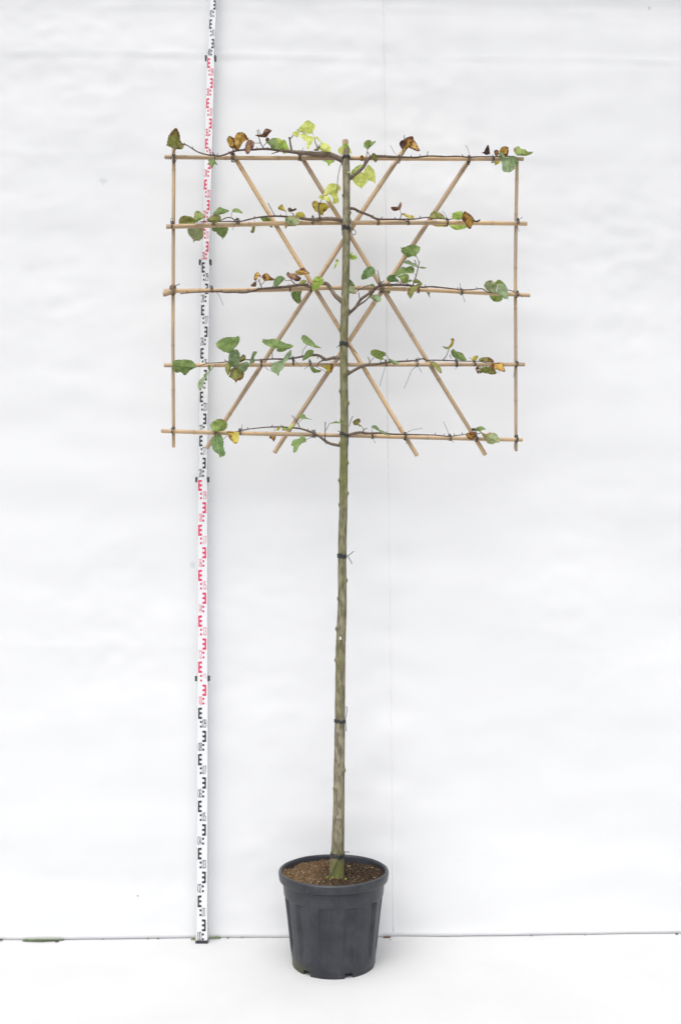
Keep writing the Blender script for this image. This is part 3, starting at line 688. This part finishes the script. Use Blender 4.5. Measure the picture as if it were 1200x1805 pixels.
# row 4, left
leaf('r4l','M','g',[(400,495),(370,430),(325,395),(240,392),(150,392),(90,410),(75,460),(90,530),(130,578),(190,570),(250,610),(320,550)])
leaf('r4l','M','d',[(605,540),(560,580),(500,640),(450,690),(430,760),(450,820),(475,825),(500,740),(540,660),(590,580)])
leaf('r4l','M','g',[(605,545),(575,520),(580,470),(600,465),(612,510)])
leaf('r4l','M','g',[(890,290),(820,290),(760,255),(710,215),(685,170),(700,150),(780,95),(830,78),(920,70),(975,75),(1000,50),(1025,90),(1010,150),(960,220)])
leaf('r4l','M','d',[(1000,495),(960,510),(900,480),(870,420),(865,350),(890,280),(960,245),(1010,280),(1025,340),(1020,420)])
leaf('r4l','M','o',[(960,500),(1000,520),(1080,570),(1075,640),(1030,680),(990,690),(970,720),(940,680),(870,630),(890,590),(900,530)],'m')
leaf('r4l','M','o',[(870,420),(900,500),(880,580),(850,610),(820,540),(815,480),(840,440)],'m')
leaf('r4l','M','d',[(990,510),(1040,450),(1100,420),(1150,440),(1140,500),(1100,560),(1050,560)])
leaf('r4l','M','o',[(1020,430),(1020,380),(1065,320),(1100,340),(1100,390),(1060,420)],'m')
leaf('r4l','N','d',[(20,430),(0,400),(20,340),(50,260),(100,270),(60,340),(70,390)])
leaf('r4l','N','g',[(315,220),(270,200),(180,150),(175,100),(260,100),(330,90),(400,115),(480,150),(560,170),(570,200),(500,235),(420,265),(370,260),(360,235),(400,215)])
leaf('r4l','N','d',[(545,240),(545,310),(500,380),(460,430),(440,490),(400,530),(380,590),(350,550),(290,520),(280,470),(310,410),(430,370),(480,300)])
leaf('r4l','N','g',[(755,170),(700,130),(680,80),(720,40),(760,60),(830,120),(880,180),(950,210),(880,210),(800,185)])
leaf('r4l','N','g',[(700,380),(720,310),(760,250),(820,235),(845,260),(830,310),(760,355)])
leaf('r4l','N','g',[(785,430),(830,450),(880,495),(950,510),(900,538),(830,530)],'b')
leaf('r4l','N','m',[(1080,420),(1100,450),(1085,530),(1040,535),(1000,490),(940,450),(1010,450)],'m')
# row 4, right
leaf('r4r','O','e',[(455,255),(400,235),(340,200),(322,165),(350,125),(390,118),(470,145),(520,170),(515,205),(480,220),(500,250)])
leaf('r4r','O','d',[(560,240),(610,255),(690,290),(680,315),(620,310),(570,285)])
leaf('r4r','P','f',[(240,165),(205,170),(160,135),(200,140),(230,145),(250,150)])
leaf('r4r','P','m',[(235,160),(232,140),(265,95),(262,55),(280,42),(300,55),(292,110),(262,150)])
leaf('r4r','P','g',[(440,305),(360,295),(300,270),(262,220),(275,175),(300,170),(310,190),(390,215),(425,260)])
leaf('r4r','P','m',[(520,300),(505,280),(530,255),(580,245),(575,280),(545,305)])
leaf('r4r','P','o',[(770,320),(700,325),(600,310),(595,285),(640,265),(720,270)],'m',holes=.05)
leaf('r4r','P','o',[(680,340),(760,370),(790,460),(690,460),(640,445),(580,460),(555,410),(570,370)],'b',holes=.10)
leaf('r4r','P','y',[(740,340),(780,330),(870,330),(885,380),(895,435),(830,420),(740,385)])
leaf('r4r','P','o',[(20,320),(60,315),(110,350),(140,390),(155,455),(110,430),(60,380),(25,350)])
# row 5, left
leaf('r5l','Q','e',[(760,265),(700,250),(680,190),(720,140),(780,100),(840,105),(890,140),(905,190),(880,240),(820,265)])
leaf('r5l','Q','k',[(760,310),(820,310),(855,380),(855,470),(880,570),(840,595),(805,610),(790,570),(720,510),(700,440),(700,370)])
leaf('r5l','Q','m',[(905,270),(970,270),(1050,285),(1055,380),(1025,430),(980,410),(930,350)])
leaf('r5l','R','y',[(330,320),(350,345),(340,400),(318,440),(300,410),(260,385),(290,345)],'b')
leaf('r5l','R','m',[(380,248),(400,255),(385,290),(345,290),(360,262)],'m')
leaf('r5l','R','p',[(490,275),(520,240),(590,195),(580,235),(530,270)])
leaf('r5l','R','g',[(690,138),(640,100),(680,75),(730,85),(750,120),(835,150),(760,140)])
leaf('r5l','R','g',[(745,420),(730,375),(690,360),(650,400),(570,420),(552,490),(580,505),(575,590),(620,565),(650,510),(690,460),(740,445)])
leaf('r5l','R','e',[(430,285),(440,255),(400,215),(440,230),(500,260),(560,270),(480,292)],'m')
leaf('r5l','W','g',[(330,960),(380,938),(430,922),(480,938),(545,958),(430,952)],stalk=False)
# row 5, right
leaf('r5r','S','o',[(235,215),(180,220),(165,180),(200,145),(245,135),(265,170),(240,200)])
leaf('r5r','S','y',[(240,205),(272,232),(255,240),(232,222)])
leaf('r5r','S','d',[(640,360),(570,340),(500,300),(440,265),(405,245),(430,225),(475,228),(520,280),(570,300),(620,340)])
leaf('r5r','T','y',[(445,235),(490,225),(540,215),(558,245),(540,290),(500,322),(450,295),(425,255)])
leaf('r5r','T','g',[(610,218),(550,200),(550,175),(610,150),(650,165),(675,190),(630,200)])
leaf('r5r','T','f',[(610,220),(670,245),(730,230),(800,240),(830,280),(850,350),(800,355),(750,375),(690,350),(650,290)])
leaf('r5r','T','n',[(555,195),(545,210),(500,200),(500,178),(540,175)])

# ------------------------------------------------------------------ bamboo trellis
M_BAM = mat_bamboo(); M_HOLLOW = mat_plain('cane_hollow', (.10, .065, .04), .9); M_WIRE = mat_plain('tie_wire', (.030, .032, .038), .5, .45)
M_FIBRE = mat_plain('dry_fibre', (.20, .13, .085), .85)
TB = at(600, 768, TY+.03)
trellis = empty('bamboo_trellis', TB, 'bamboo cane trellis frame with crossed diagonals tied behind the tree trunk', 'trellis')
def cane(p2, Y, dia, label=None, seed=0, taper=0.1, node=.26):
    rg = random.Random(seed*31+1)
    P = crom([at(x, y, Y) for x, y in p2], 30) if len(p2) > 2 else [at(*p2[0], Y), at(*p2[1], Y)]
    A, B = P[0], P[-1]; ax = (B-A); Ln = ax.length; ax.normalize()
    q = Vector((0, 0, 1)).rotation_difference(ax); M = Matrix.Translation(A-TB) @ q.to_matrix().to_4x4(); Mi = (Matrix.Translation(A) @ q.to_matrix().to_4x4()).inverted()
    n = int(Ln/.006); zs = [Ln*i/n for i in range(n+1)]
    cz = rg.uniform(.03, node); nodes = []
    while cz < Ln-.02: nodes.append(cz); cz += node*rg.uniform(.75, 1.25)
    zs = sorted(zs + [c+d for c in nodes for d in (-.004, -.0022, -.0009, 0, .0009, .0022, .004)])
    loc = [Mi @ p for p in P]; lz = [p.z for p in loc]; lx = [p.x for p in loc]; ly = [p.y for p in loc]
    r0 = dia*mpp(sum(p[1] for p in p2)/len(p2), Y)/2
    pts, rd, tn = [], [], []
    k1, k2 = rg.uniform(0, 9), rg.uniform(0, 9)
    for z in zs:
        bx = .0035*noise.noise((z*1.8, k1, 0)); by = .002*noise.noise((z*1.8, k2, 4))
        pts.append(Vector((np.interp(z, lz, lx)+bx, np.interp(z, lz, ly)+by, z)))
        r = r0*(1+taper*(.5-z/Ln))*(1+.025*noise.noise((z*7, k1, 2))); t = 0
        for c in nodes:
            d = z-c
            if abs(d) < .02:
                r += r0*(.13*math.exp(-(d/.0035)**2) - .12*math.exp(-((d+.0005)/.0011)**2)); t = max(t, .55*math.exp(-((d+.0004)/.0012)**2), .12*math.exp(-(d/.008)**2))
        rd.append(r); tn.append(t)
    mb = MB(); mb.tube(pts, rd, 14, False, tn)
    for e, sg in ((0, -1), (-1, 1)):                       # cut end: rim and hollow
        c = pts[e]; r = rd[e]; m = 14; vs = []
        for f, dz in ((1, 0), (.62, 0), (.58, -.008*sg)):
            vs += [c+Vector((math.cos(2*math.pi*i/m)*r*f, math.sin(2*math.pi*i/m)*r*f, dz+(.0004*sg if f == 1 else .0006*sg if f > .6 else 0))) for i in range(m)]
        vs.append(c+Vector((0, 0, -.008*sg)))
        fr = [[i, (i+1) % m, m+(i+1) % m, m+i] for i in range(m)]; fh = [[m+i, m+(i+1) % m, 2*m+(i+1) % m, 2*m+i] for i in range(m)]+[[2*m+i, 2*m+(i+1) % m, 3*m] for i in range(m)]
        mb.add(vs, fr, .15, 0); mb.add(vs, fh, 0, 1)
    o = mb.build('cane', M_BAM, trellis, (0,0,0), True, [M_BAM, M_HOLLOW]); o.matrix_local = M
    if label: o['label'] = label
    return o
HY, DY, EY = TY+.034, TY+.053, TY+.071
cane([(291,277.5),(922,281)], HY, 7.3, 'topmost horizontal cane', 1)
cane([(294,399),(600,392.5),(928,394.5)], HY, 7.8, 'second horizontal cane from the top', 2)
cane([(290,513),(455,511),(600,508),(760,512),(933,520)], HY, 7.4, 'third horizontal cane from the top', 3)
cane([(290,643),(924,642)], HY, 7.0, 'fourth horizontal cane from the top', 4)
cane([(285,759),(600,768),(920,775)], HY, 7.2, 'lowest horizontal cane', 5)
cane([(306.5,258),(306,520),(306,788)], DY, 6.0, 'upright cane at the left end of the frame', 6)
cane([(910.5,286),(908,480),(908,640),(909,795)], DY, 5.8, 'upright cane at the right end of the frame', 7, node=.2)
cane([(408,268),(735,803)], DY, 7.5, 'diagonal cane falling to the right from left of the top cane', 8)
cane([(527,270),(855,802)], DY, 7.5, 'diagonal cane falling to the right from beside the trunk top', 9)
cane([(714,260),(364,790)], EY, 7.9, 'diagonal cane rising to the right with its end above the top cane', 10)
cane([(826,283),(484,798)], EY, 8.2, 'diagonal cane rising to the right onto the far right of the top cane', 11)
cane([(608,248),(608.5,380)], TY+.036+.02, 10.4, 'short cane end showing above the trunk top', 12)
# broken cane stub lashed at the left end of the third cane
mb = MB(); q = [at(288, 519, HY-.018), at(296, 517, HY-.018), at(309, 509, HY-.018)]
mb.tube(crom(q, 5), [.011,.009,.010,.0105,.010,.0105,.011,.010,.009,.008,.006], 9, True, .35); mb.build('cane_stub', M_BAM, trellis, TB)['label'] = 'splintered cane stub lashed at the left end of the third cane'

def tie(px, py, tails=(), turns=2, lean=0.0, span=13, Y=HY, mat=None, wire=.0015, width=4.0, label=None):
    """a wire wound round a horizontal cane with loose ends"""
    c = at(px, py, Y); m = mpp(py, Y); R = span*m/2; rg = random.Random(int(px*7+py))
    mb = MB()
    pts = []
    N = 16*turns
    for i in range(N+1):
        a = 2*math.pi*i/16; f = i/N-.5
        pts.append(c+Vector((f*width*m + lean*math.sin(a)*R + .0012*math.sin(a*2.3+px), -math.cos(a)*(R*.92+.006)-.002, math.sin(a)*R*(1+.06*math.sin(i*.9)))))
    mb.tube(pts, wire, 7, True)
    k = c+Vector((0, -R*.95-.008, rg.uniform(-.2, .3)*R))
    mb.tube([k+Vector((-.003, 0, -.002)), k, k+Vector((.003, -.001, .002))], [.0016, .0029, .0016], 7, True, dome=True)
    for z, p in tails:
        t = [at(x, y, Y-R-.008-.012*i/max(1, len(p)-1)) for i, (x, y) in enumerate(zp(z, p))]
        mb.tube(crom(t, 6) if len(t) > 2 else t, wire*.62, 6, True)
    o = mb.build('tie', mat or M_WIRE, trellis, TB)
    if label: o['label'] = label
    return o
tie(308,280,[('A',[(225,580),(190,660)])],2,.25,13)
tie(378,276,[('A',[(800,450),(850,520),(900,590)])],1,0,12)
tie(411,278,[('B',[(160,740),(265,752)])],3,.15,15,width=6)
tie(529,275,[('C',[(320,555),(300,620),(280,670)])],3,.15,17,width=6)
tie(703,281,[('G',[(530,240),(600,360),(660,440)])],2,.1,13)
tie(825.5,282.5,[('X',[(820,255.6),(825,264),(826.5,279)])],3,.1,15,width=5)
tie(868,281,[('H',[(300,350),(310,420)])],2,0,11)
tie(304.5,397,[('E',[(20,360),(5,325),(25,295),(42,320),(30,355)])],2,.2,12)
tie(376.5,393,[('E',[(655,320),(660,370)]),('E',[(660,380),(700,430),(745,485)])],2,0,12)
tie(420,391.5,[('E',[(1000,280),(1010,340)]),('E',[(1015,350),(975,400),(940,475)])],3,0,12,width=5)
tie(551.5,389,[('F',[(1122,260),(1128,330)])],2,.1,15)
tie(665.5,391,[],2,0,12)
tie(719,391,[('I',[(270,295),(220,272),(165,268)])],2,0,11)
tie(787.5,391,[('I',[(700,155),(735,195),(755,240)]),('I',[(755,320),(765,350)])],2,0,13)
tie(911.5,391,[('X',[(920.5,382.5),(911,391),(914,408)])],2,.2,11)
tie(305.5,512,[('U',[(200,110),(240,95),(278,80)])],3,.2,16,mat=M_FIBRE,width=7,wire=.003)
tie(374,510,[('U',[(670,105),(710,150)]),('U',[(750,175),(800,235),(852,360)])],2,0,12)
tie(511,508.5,[],2,0,12)
tie(549,508,[],2,.3,15)
tie(673,508,[('K',[(300,760),(320,800)])],3,.2,17,width=9)
tie(736.5,511,[('K',[(895,800),(903,855)])],2,0,11)
tie(812.5,514,[('L',[(160,155),(175,240),(185,280)]),('L',[(185,290),(210,350),(232,420)])],2,0,12)
tie(910.5,519,[('L',[(970,315),(1010,325),(1048,355)])],2,.2,12)
tie(461,640,[('N',[(180,440),(220,480),(268,515)])],2,.1,14)
tie(517,637,[('N',[(600,385),(640,420),(680,465)]),('N',[(577,320),(580,370)])],3,0,16)
tie(546.5,640,[('N',[(800,440),(760,465),(718,492)]),('N',[(830,445),(920,480),(1040,545)])],2,0,12)
tie(680,640,[('O',[(520,330),(480,470),(440,605)]),('O',[(535,330),(545,355)])],2,0,12)
tie(734,639.5,[('O',[(940,342),(870,390),(830,480),(765,635)]),('O',[(945,345),(975,385),(1000,427)])],2,0,14)
tie(804,640,[('P',[(280,200),(300,250),(320,300)]),('P',[(340,370),(315,405)])],3,0,13)
tie(835.5,641,[('P',[(475,265),(505,290),(530,310)])],2,0,10)
tie(909.5,642,[('P',[(1040,325),(1080,330),(1125,348)]),('P',[(1010,390),(998,500)])],2,.2,11)
tie(306,758.5,[],2,.3,12)
tie(381,762.5,[],3,0,13,width=6)
tie(424,761,[('Q',[(1105,175),(1095,215),(1085,255)])],2,0,11)
tie(553,765,[('R',[(840,370),(825,385)])],3,0,14,width=7)
tie(656,768,[('S',[(415,250),(420,330)]),('S',[(425,385),(445,425),(462,460)])],2,0,12)
tie(713.5,769,[('S',[(870,330),(940,285),(1080,265)]),('S',[(865,420),(870,475)])],3,.1,14)
tie(792.5,771,[('T',[(150,90),(190,180),(225,275)]),('T',[(235,290),(255,325),(272,355)])],2,0,12)
tie(838.5,772.5,[],3,0,12)
tie(909.5,773,[('T',[(1035,330),(1025,430)])],3,.1,13)

def trunk_tie(name, px, py, w, tails=(), turns=2, slope=0.0, wire=.0018, parent=None, label=None, back=.026):
    m = mpp(py, TY); c = at(px, py, TY); R = w*m/2; mb = MB(); N = 20*turns; pts = []
    B = TB if parent else c
    for i in range(N+1):
        a = 2*math.pi*i/20; f = i/N-.5
        yb = -math.cos(a)*(R+.0012)
        if yb > 0: yb += back*max(0, -math.cos(a))
        pts.append(c+Vector((math.sin(a)*(R+.0012), yb, f*turns*.0046+slope*math.sin(a)*R+.0009*math.sin(i*.6))))
    mb.tube(pts, wire, 8, True)
    for z, p in tails:
        t = [at(x, y, TY-R-.004-.006*i/max(1, len(p)-1)) for i, (x, y) in enumerate(zp(z, p))]
        mb.tube(crom(t, 8) if len(t) > 2 else t, wire*.85, 7, True, dome=True)
    o = mb.build(name, M_WIRE, parent, B)
    if not parent: o.location = c
    if label: o['label'] = label
    return o
ZN['t'] = (540, 840, 5.017); ZN['s'] = (540, 1180, 5.017); ZN['p'] = (480, 1490, 5.4545)
trunk_tie('tie', 609.8, 278, 12.2, [('D',[(630,420),(640,460),(638,490)]),('D',[(520,510),(480,680),(465,830)]),('D',[(463,840),(455,940)])], 3, .35, parent=trellis, label='wire tie round the cut top of the trunk')
trunk_tie('tie', 609.8, 403, 13.6, [('D',[(675,1330),(655,1390),(620,1450)]),('D',[(600,1440),(660,1520),(715,1580),(745,1540),(720,1500),(650,1480)]),('D',[(555,1480),(540,1530),(545,1590)])], 4, -.1, parent=trellis, label='wire tie with a loose loop round the trunk at the second cane')
trunk_tie('tie', 606, 607, 14, [('V',[(545,1485),(500,1520),(458,1565)]),('V',[(560,1485),(650,1540),(768,1655)])], 4, 0, parent=trellis, label='wire tie with two long ends round the trunk above the fourth cane')
trunk_tie('tie', 606.6, 766.5, 14, [('W',[(455,1060),(500,1090),(600,1150)]),('W',[(668,850),(640,920),(612,1000)]),('W',[(600,1150),(605,1200),(600,1275)])], 3, -.35, parent=trellis, label='slanting wire tie round the trunk at the lowest cane')
GR = 'wire ties round the bare trunk'
o = trunk_tie('wire_tie', 602.6, 980.5, 15.2, [('t',[(345,700),(368,700),(418,660)]),('t',[(366,704),(385,735),(402,772)])], 4, 0, back=.002)
tag(o, 'black wire tie with forked ends below the lowest cane, highest on the bare trunk', 'tie', GR)
o = trunk_tie('wire_tie', 599, 1271, 18.6, [('s',[(352,325),(358,360),(345,440)]),('s',[(345,450),(348,500),(352,548)])], 3, 0, back=.002)
tag(o, 'black wire tie with upright ends, middle of three on the bare trunk', 'tie', GR)
o = trunk_tie('wire_tie', 595, 1507, 23.6, [('s',[(320,1615),(350,1614),(382,1616)]),('p',[(668,75),(640,120),(605,200),(560,300)])], 4, 0, back=.002)
tag(o, 'black wire tie just above the soil with one end hanging into the pot', 'tie', GR)

# ------------------------------------------------------------------ levelling staff
def mat_staff():
    t = NT('staff_white'); co = t.coord(); nz = t.noise(co, 24, 4, .6); sc = t.noise(t.coord('Object', (1, 1, .2)), 90, 4, .7)
    c = t.mix(t.math('MULTIPLY', t.ss(sc, .62, .78), .25), (.70, .708, .725), (.5, .5, .52))
    t.bsdf(c, t.math('ADD', .35, t.math('MULTIPLY', nz, .2)), None, .4); return t.m
M_STAFF = mat_staff(); M_BLK = mat_plain('print_black', (.035, .035, .04), .5, .3, .25, 40); M_RED = mat_plain('print_red', (.62, .042, .115), .5, .3, .15, 40); M_RUB = mat_plain('black_rubber', (.035, .037, .042), .6); M_ALU = mat_plain('staff_edge', (.60, .615, .64), .4)
M_TICK = mat_plain('print_grey', (.16, .16, .17), .5)
SY = 4.035
JOIN = [(0.0, 355.7, 1657.5), (11.25, 356.8, 1196.5), (20.0, 356.6, 845.7), (30.0, 361.8, 462.1), (40.0, 371.3, 102.4), (44.0, 377.8, -33.5)]
WID = [.049, .0465, .0425, .0375, .0325]
COL = [.0163, .0163, .0142, .0132, .0118]
P0 = at(JOIN[0][1], JOIN[0][2], SY); P0.z = 0
staff = empty('levelling_staff', P0, 'tall white levelling staff with red and black markings against the sheet', 'staff')
DIG = {'0':[[(.5,1),(.12,.92),(0,.75),(0,.25),(.12,.08),(.5,0),(.88,.08),(1,.25),(1,.75),(.88,.92),(.5,1)]],'1':[[(.15,.86),(.6,1),(.6,0)]],'2':[[(0,.76),(.12,.93),(.5,1),(.88,.93),(1,.76),(.9,.58),(.05,0),(1,0)]],
       '3':[[(0,.8),(.15,.95),(.5,1),(.9,.93),(1,.76),(.85,.58),(.45,.53)],[(.45,.5),(.88,.45),(1,.26),(.88,.07),(.5,0),(.12,.05),(0,.22)]],'4':[[(.75,0),(.75,1),(0,.26),(1,.26)]],'5':[[(.95,1),(.1,1),(.05,.56),(.5,.62),(.9,.54),(1,.3),(.88,.07),(.45,0),(.1,.06),(0,.2)]],
       '6':[[(.92,.88),(.6,1),(.15,.9),(0,.6),(0,.25),(.12,.07),(.5,0),(.88,.07),(1,.26),(.9,.46),(.5,.53),(.05,.4)]],'7':[[(0,1),(1,1),(.4,0)]],'8':[[(.5,.53),(.1,.63),(.02,.8),(.15,.95),(.5,1),(.85,.95),(.98,.8),(.9,.63),(.5,.53)],[(.5,.5),(.08,.42),(0,.24),(.12,.06),(.5,0),(.88,.06),(1,.24),(.92,.42),(.5,.5)]],
       '9':[[(.95,.6),(.5,.47),(.1,.54),(0,.74),(.12,.93),(.5,1),(.88,.93),(1,.74),(1,.4),(.85,.1),(.4,0),(.08,.12)]]}
def strip(mb, pts, wd, y):
    n = len(pts); P = [Vector((p[0], 0, p[1])) for p in pts]; vs = []
    for i in range(n):
        d = (P[min(n-1, i+1)]-P[i]).normalized() if i < n-1 else (P[i]-P[i-1]).normalized()
        e = (P[i]-P[max(0, i-1)]).normalized() if i else d
        t = (d+e).normalized() if (d+e).length > .2 else d
        nn = Vector((-t.z, 0, t.x)); k = min(1.6, 1/max(.3, nn.dot(Vector((-d.z, 0, d.x)))))
        vs += [P[i]+nn*wd*.5*k+Vector((0, y, 0)), P[i]-nn*wd*.5*k+Vector((0, y, 0))]
    mb.add(vs, [[2*i, 2*i+1, 2*i+3, 2*i+2] for i in range(n-1)])
for si in range(5):
    k0, x0, y0 = JOIN[si]; k1, x1, y1 = JOIN[si+1]
    A = at(x0, y0, SY+.0025*si); B = at(x1, y1, SY+.0025*si)
    if si == 0: A.z = 0
    ax = (B-A); Ln = ax.length; ax.normalize(); dm = Ln/(k1-k0)
    xa = Vector((1, 0, 0)); xa = (xa-ax*xa.dot(ax)).normalized(); ya = ax.cross(xa)
    M = Matrix(((xa.x, ya.x, ax.x), (xa.y, ya.y, ax.y), (xa.z, ya.z, ax.z))).to_4x4()
    wd, hw = WID[si], WID[si]/2; dp = .030-.003*si
    mb = MB()
    mb.box(-hw+.0022, hw-.0022, 0, dp, .012 if si == 0 else 0, Ln+.02 if si == 4 else Ln, 0)
    for s_ in (-1, 1):                                     # raised aluminium edges
        mb.box(s_*hw-.0022 if s_ > 0 else -hw, hw if s_ > 0 else -hw+.0022, -.0012, dp+.0012, .012 if si == 0 else .0005, Ln-.0005, 1)
    if si == 0: mb.box(-hw-.0012, hw+.0012, -.003, dp+.003, 0, .012, 2)
    sec = mb.build('section', M_STAFF, staff, (0,0,0), False, [M_STAFF, M_ALU, M_RUB])
    sec.matrix_local = Matrix.Translation(A-P0) @ M
    if si < 4:                                             # black guides on both sides of each joint
        for s_ in (-1, 1):
            cb = MB(); cx = s_*(hw+.0030)
            cb.box(cx-.0042, cx+.0042, -.004, dp*.6, Ln-.010, Ln+.012)
            cb.build('guide', M_RUB, sec, (0,0,0), False)
    cw = COL[si]; g = .0011
    for k in range(int(k0+.01), int(math.ceil(k1-.01))):
        if k > 43: break
        zb = (k-k0)*dm
        hi = zb+dm
        col = M_RED if (k//10) % 2 else M_BLK
        left = k % 2 == 1
        parts = []
        zE0, zE1 = zb+.5*dm, zb+dm
        s_ = -1 if left else 1                             # the E stands in the left column for odd decimetres
        ox, ix = s_*(g+cw), s_*g                           # outer and inner edge of its column
        mid = ox-s_*cw*.42
        mb = MB()
        def rect(xa_, xb_, za, zb_, y=-.0005):
            za = max(za, .0135 if si == 0 else .001); zb_ = min(zb_, Ln-.001 if si < 4 else Ln+.02)
            if zb_-za < .001: return
            xl, xr = sorted((xa_, xb_)); mb.add([(xl, y, za), (xr, y, za), (xr, y, zb_), (xl, y, zb_)], [[0, 1, 2, 3]])
        if True:
            rect(ox, mid, zE0+.004*dm, zE1-.01*dm)
            for f in (0, .4, .8): rect(mid, ix if f != .4 else ix-s_*-.0012*0, zE0+(f*.5+.004)*dm, zE0+(f*.5+.1)*dm-.0001)
            for f in (.33, .13): rect(mid-s_*.0012, ix, zb+f*dm, zb+(f+.09)*dm)
            if mb.v: mb.build('scale_mark', col, sec, (0,0,0), False)
            mb = MB(); rect(-s_*(g*.6), -s_*(g+cw), zE1-.006*dm, zE1+.003*dm)
            if mb.v and zE1 < Ln: mb.build('tick', M_TICK, sec, (0,0,0), False)
        zn0, zn1 = zb+.13*dm, zb+.48*dm
        if zn0 > (.0115 if si == 0 else -.02) and zn1 < Ln+.012:
            mb = MB(); xl = -s_*(g+cw) if s_ > 0 else g+.0002; dw = cw*.43; hgt = zn1-zn0
            for j, ch in enumerate('%02d' % k):
                bx = xl+.0006+j*(cw*.52)
                for q, st in enumerate(DIG[ch]): strip(mb, [(bx+dw*x, zn0+hgt*z) for x, z in st], .0021, -.00055-.00003*q)
            num = mb.build('numeral', col, sec, (0,0,0), False)

# ------------------------------------------------------------------ scraps lying along the foot of the sheet
def scrap(name, px, py, ln, wd, hgt, mat, label, cat, rot=0, seed=0, group=None):
    p = floor_at(px, py); rg = random.Random(seed); vs, fs = [], []; N = 14
    for i in range(N+1):
        u = i/N; half = wd*.5*math.sin(math.pi*(u*.9+.05))**.8*(1+.12*rg.uniform(-1, 1))
        for j, v in enumerate((-1, -.5, 0, .5, 1)):
            vs.append(((u-.5)*ln, v*half, .001+hgt*(abs(v)*.7+.5*math.sin(math.pi*u))*(.7+.3*noise.noise((u*4, v*2, seed)))))
    for i in range(N):
        for j in range(4): fs.append([i*5+j, (i+1)*5+j, (i+1)*5+j+1, i*5+j+1])
    uu = [i/N for i in range(N+1) for j in range(5)]; vv = [v*.4 for i in range(N+1) for v in (-1, -.5, 0, .5, 1)]; ee = [abs(v) for i in range(N+1) for v in (-1, -.5, 0, .5, 1)]
    o = mesh(name, vs, fs, mat, None, (0,0,0), True, None, None, {'leaf_u': uu, 'leaf_v': vv, 'edge': ee}); o.location = p; o.rotation_euler.z = rot
    return tag(o, label, cat, group)
scrap('fallen_leaf', 76, 1658.5, .17, .040, .010, M_LEAF['d'], 'long green leaf lying on the floor at the far left', 'leaf', .05, 1)
scrap('dead_leaf', 101, 1661, .016, .012, .006, M_LEAF['n'], 'tiny dark scrap beside the green leaf at the far left', 'scrap', .4, 2)
scrap('straw_scrap', 379, 1655.2, .05, .014, .010, M_LEAF['f'], 'pale straw scrap at the right of the staff foot', 'scrap', .1, 3)
scrap('dead_leaf', 341, 1657, .02, .014, .008, M_LEAF['o'], 'small brown scrap at the left of the staff foot', 'scrap', .2, 4)
scrap('dead_leaf', 682, 1653, .035, .014, .004, M_LEAF['b'], 'reddish brown scrap at the wall foot just right of the pot', 'scrap', .1, 5)
for i, (px, py, s_) in enumerate([(112,1658,.008),(182,1656.5,.007),(261,1656,.008),(279,1656,.009),(402,1655,.009),(427,1654,.007),(687,1657.5,.006),(936,1650.5,.008),(1030,1649.5,.007),(1192,1648,.012),(2,1659,.016)]):
    scrap('dirt_speck', px, py, s_, s_*.8, s_*.5, M_LEAF['n'], 'tiny dark dirt speck on the floor along the wall foot', 'speck', i, 20+i, 'dirt specks along the wall foot')
# seedlings in the soil beside the trunk
def sprout(px, py, n, seed, label):
    p = at(px, py, TY-.03); lx, ly = p.x-POT.x, p.y-POT.y; p.z = soil_z(lx, ly)-.001
    rg = random.Random(seed); mb = MB(); vs, fs = [], []
    for i in range(n):
        a = rg.random()*6.28; e = rg.uniform(.2, .9); d = Vector((math.cos(a)*e, math.sin(a)*e, 1)).normalized(); L = rg.uniform(.008, .016)
        s_ = Vector((-math.sin(a), math.cos(a), 0))*.0028; q = len(vs); m_ = d*L*.6
        vs += [Vector((0,0,0)), m_+s_, m_+s_*.1+Vector((0,0,.0008)), m_-s_, d*L+Vector((0,0,-.002))]; fs += [[q, q+1, q+2], [q, q+2, q+3], [q+1, q+4, q+2], [q+2, q+4, q+3]]
    o = mesh('seedling', vs, fs, M_LEAF['l'], None, attrs={'leaf_u':[.5]*len(vs),'leaf_v':[.3]*len(vs),'edge':[.2]*len(vs)}); o.location = p
    tag(o, label, 'seedling', 'seedlings in the pot')
sprout(576, 1549, 6, 1, 'tiny green seedling in the soil left of the trunk foot')
sprout(584, 1550, 5, 2, 'tiny green seedling in the soil directly before the trunk foot')
sprout(609, 1530, 5, 3, 'tiny green seedling in the soil right of the trunk')

S.render.engine = 'CYCLES'
S.cycles.max_bounces = 8
S.render.resolution_x, S.render.resolution_y = 680, 1024
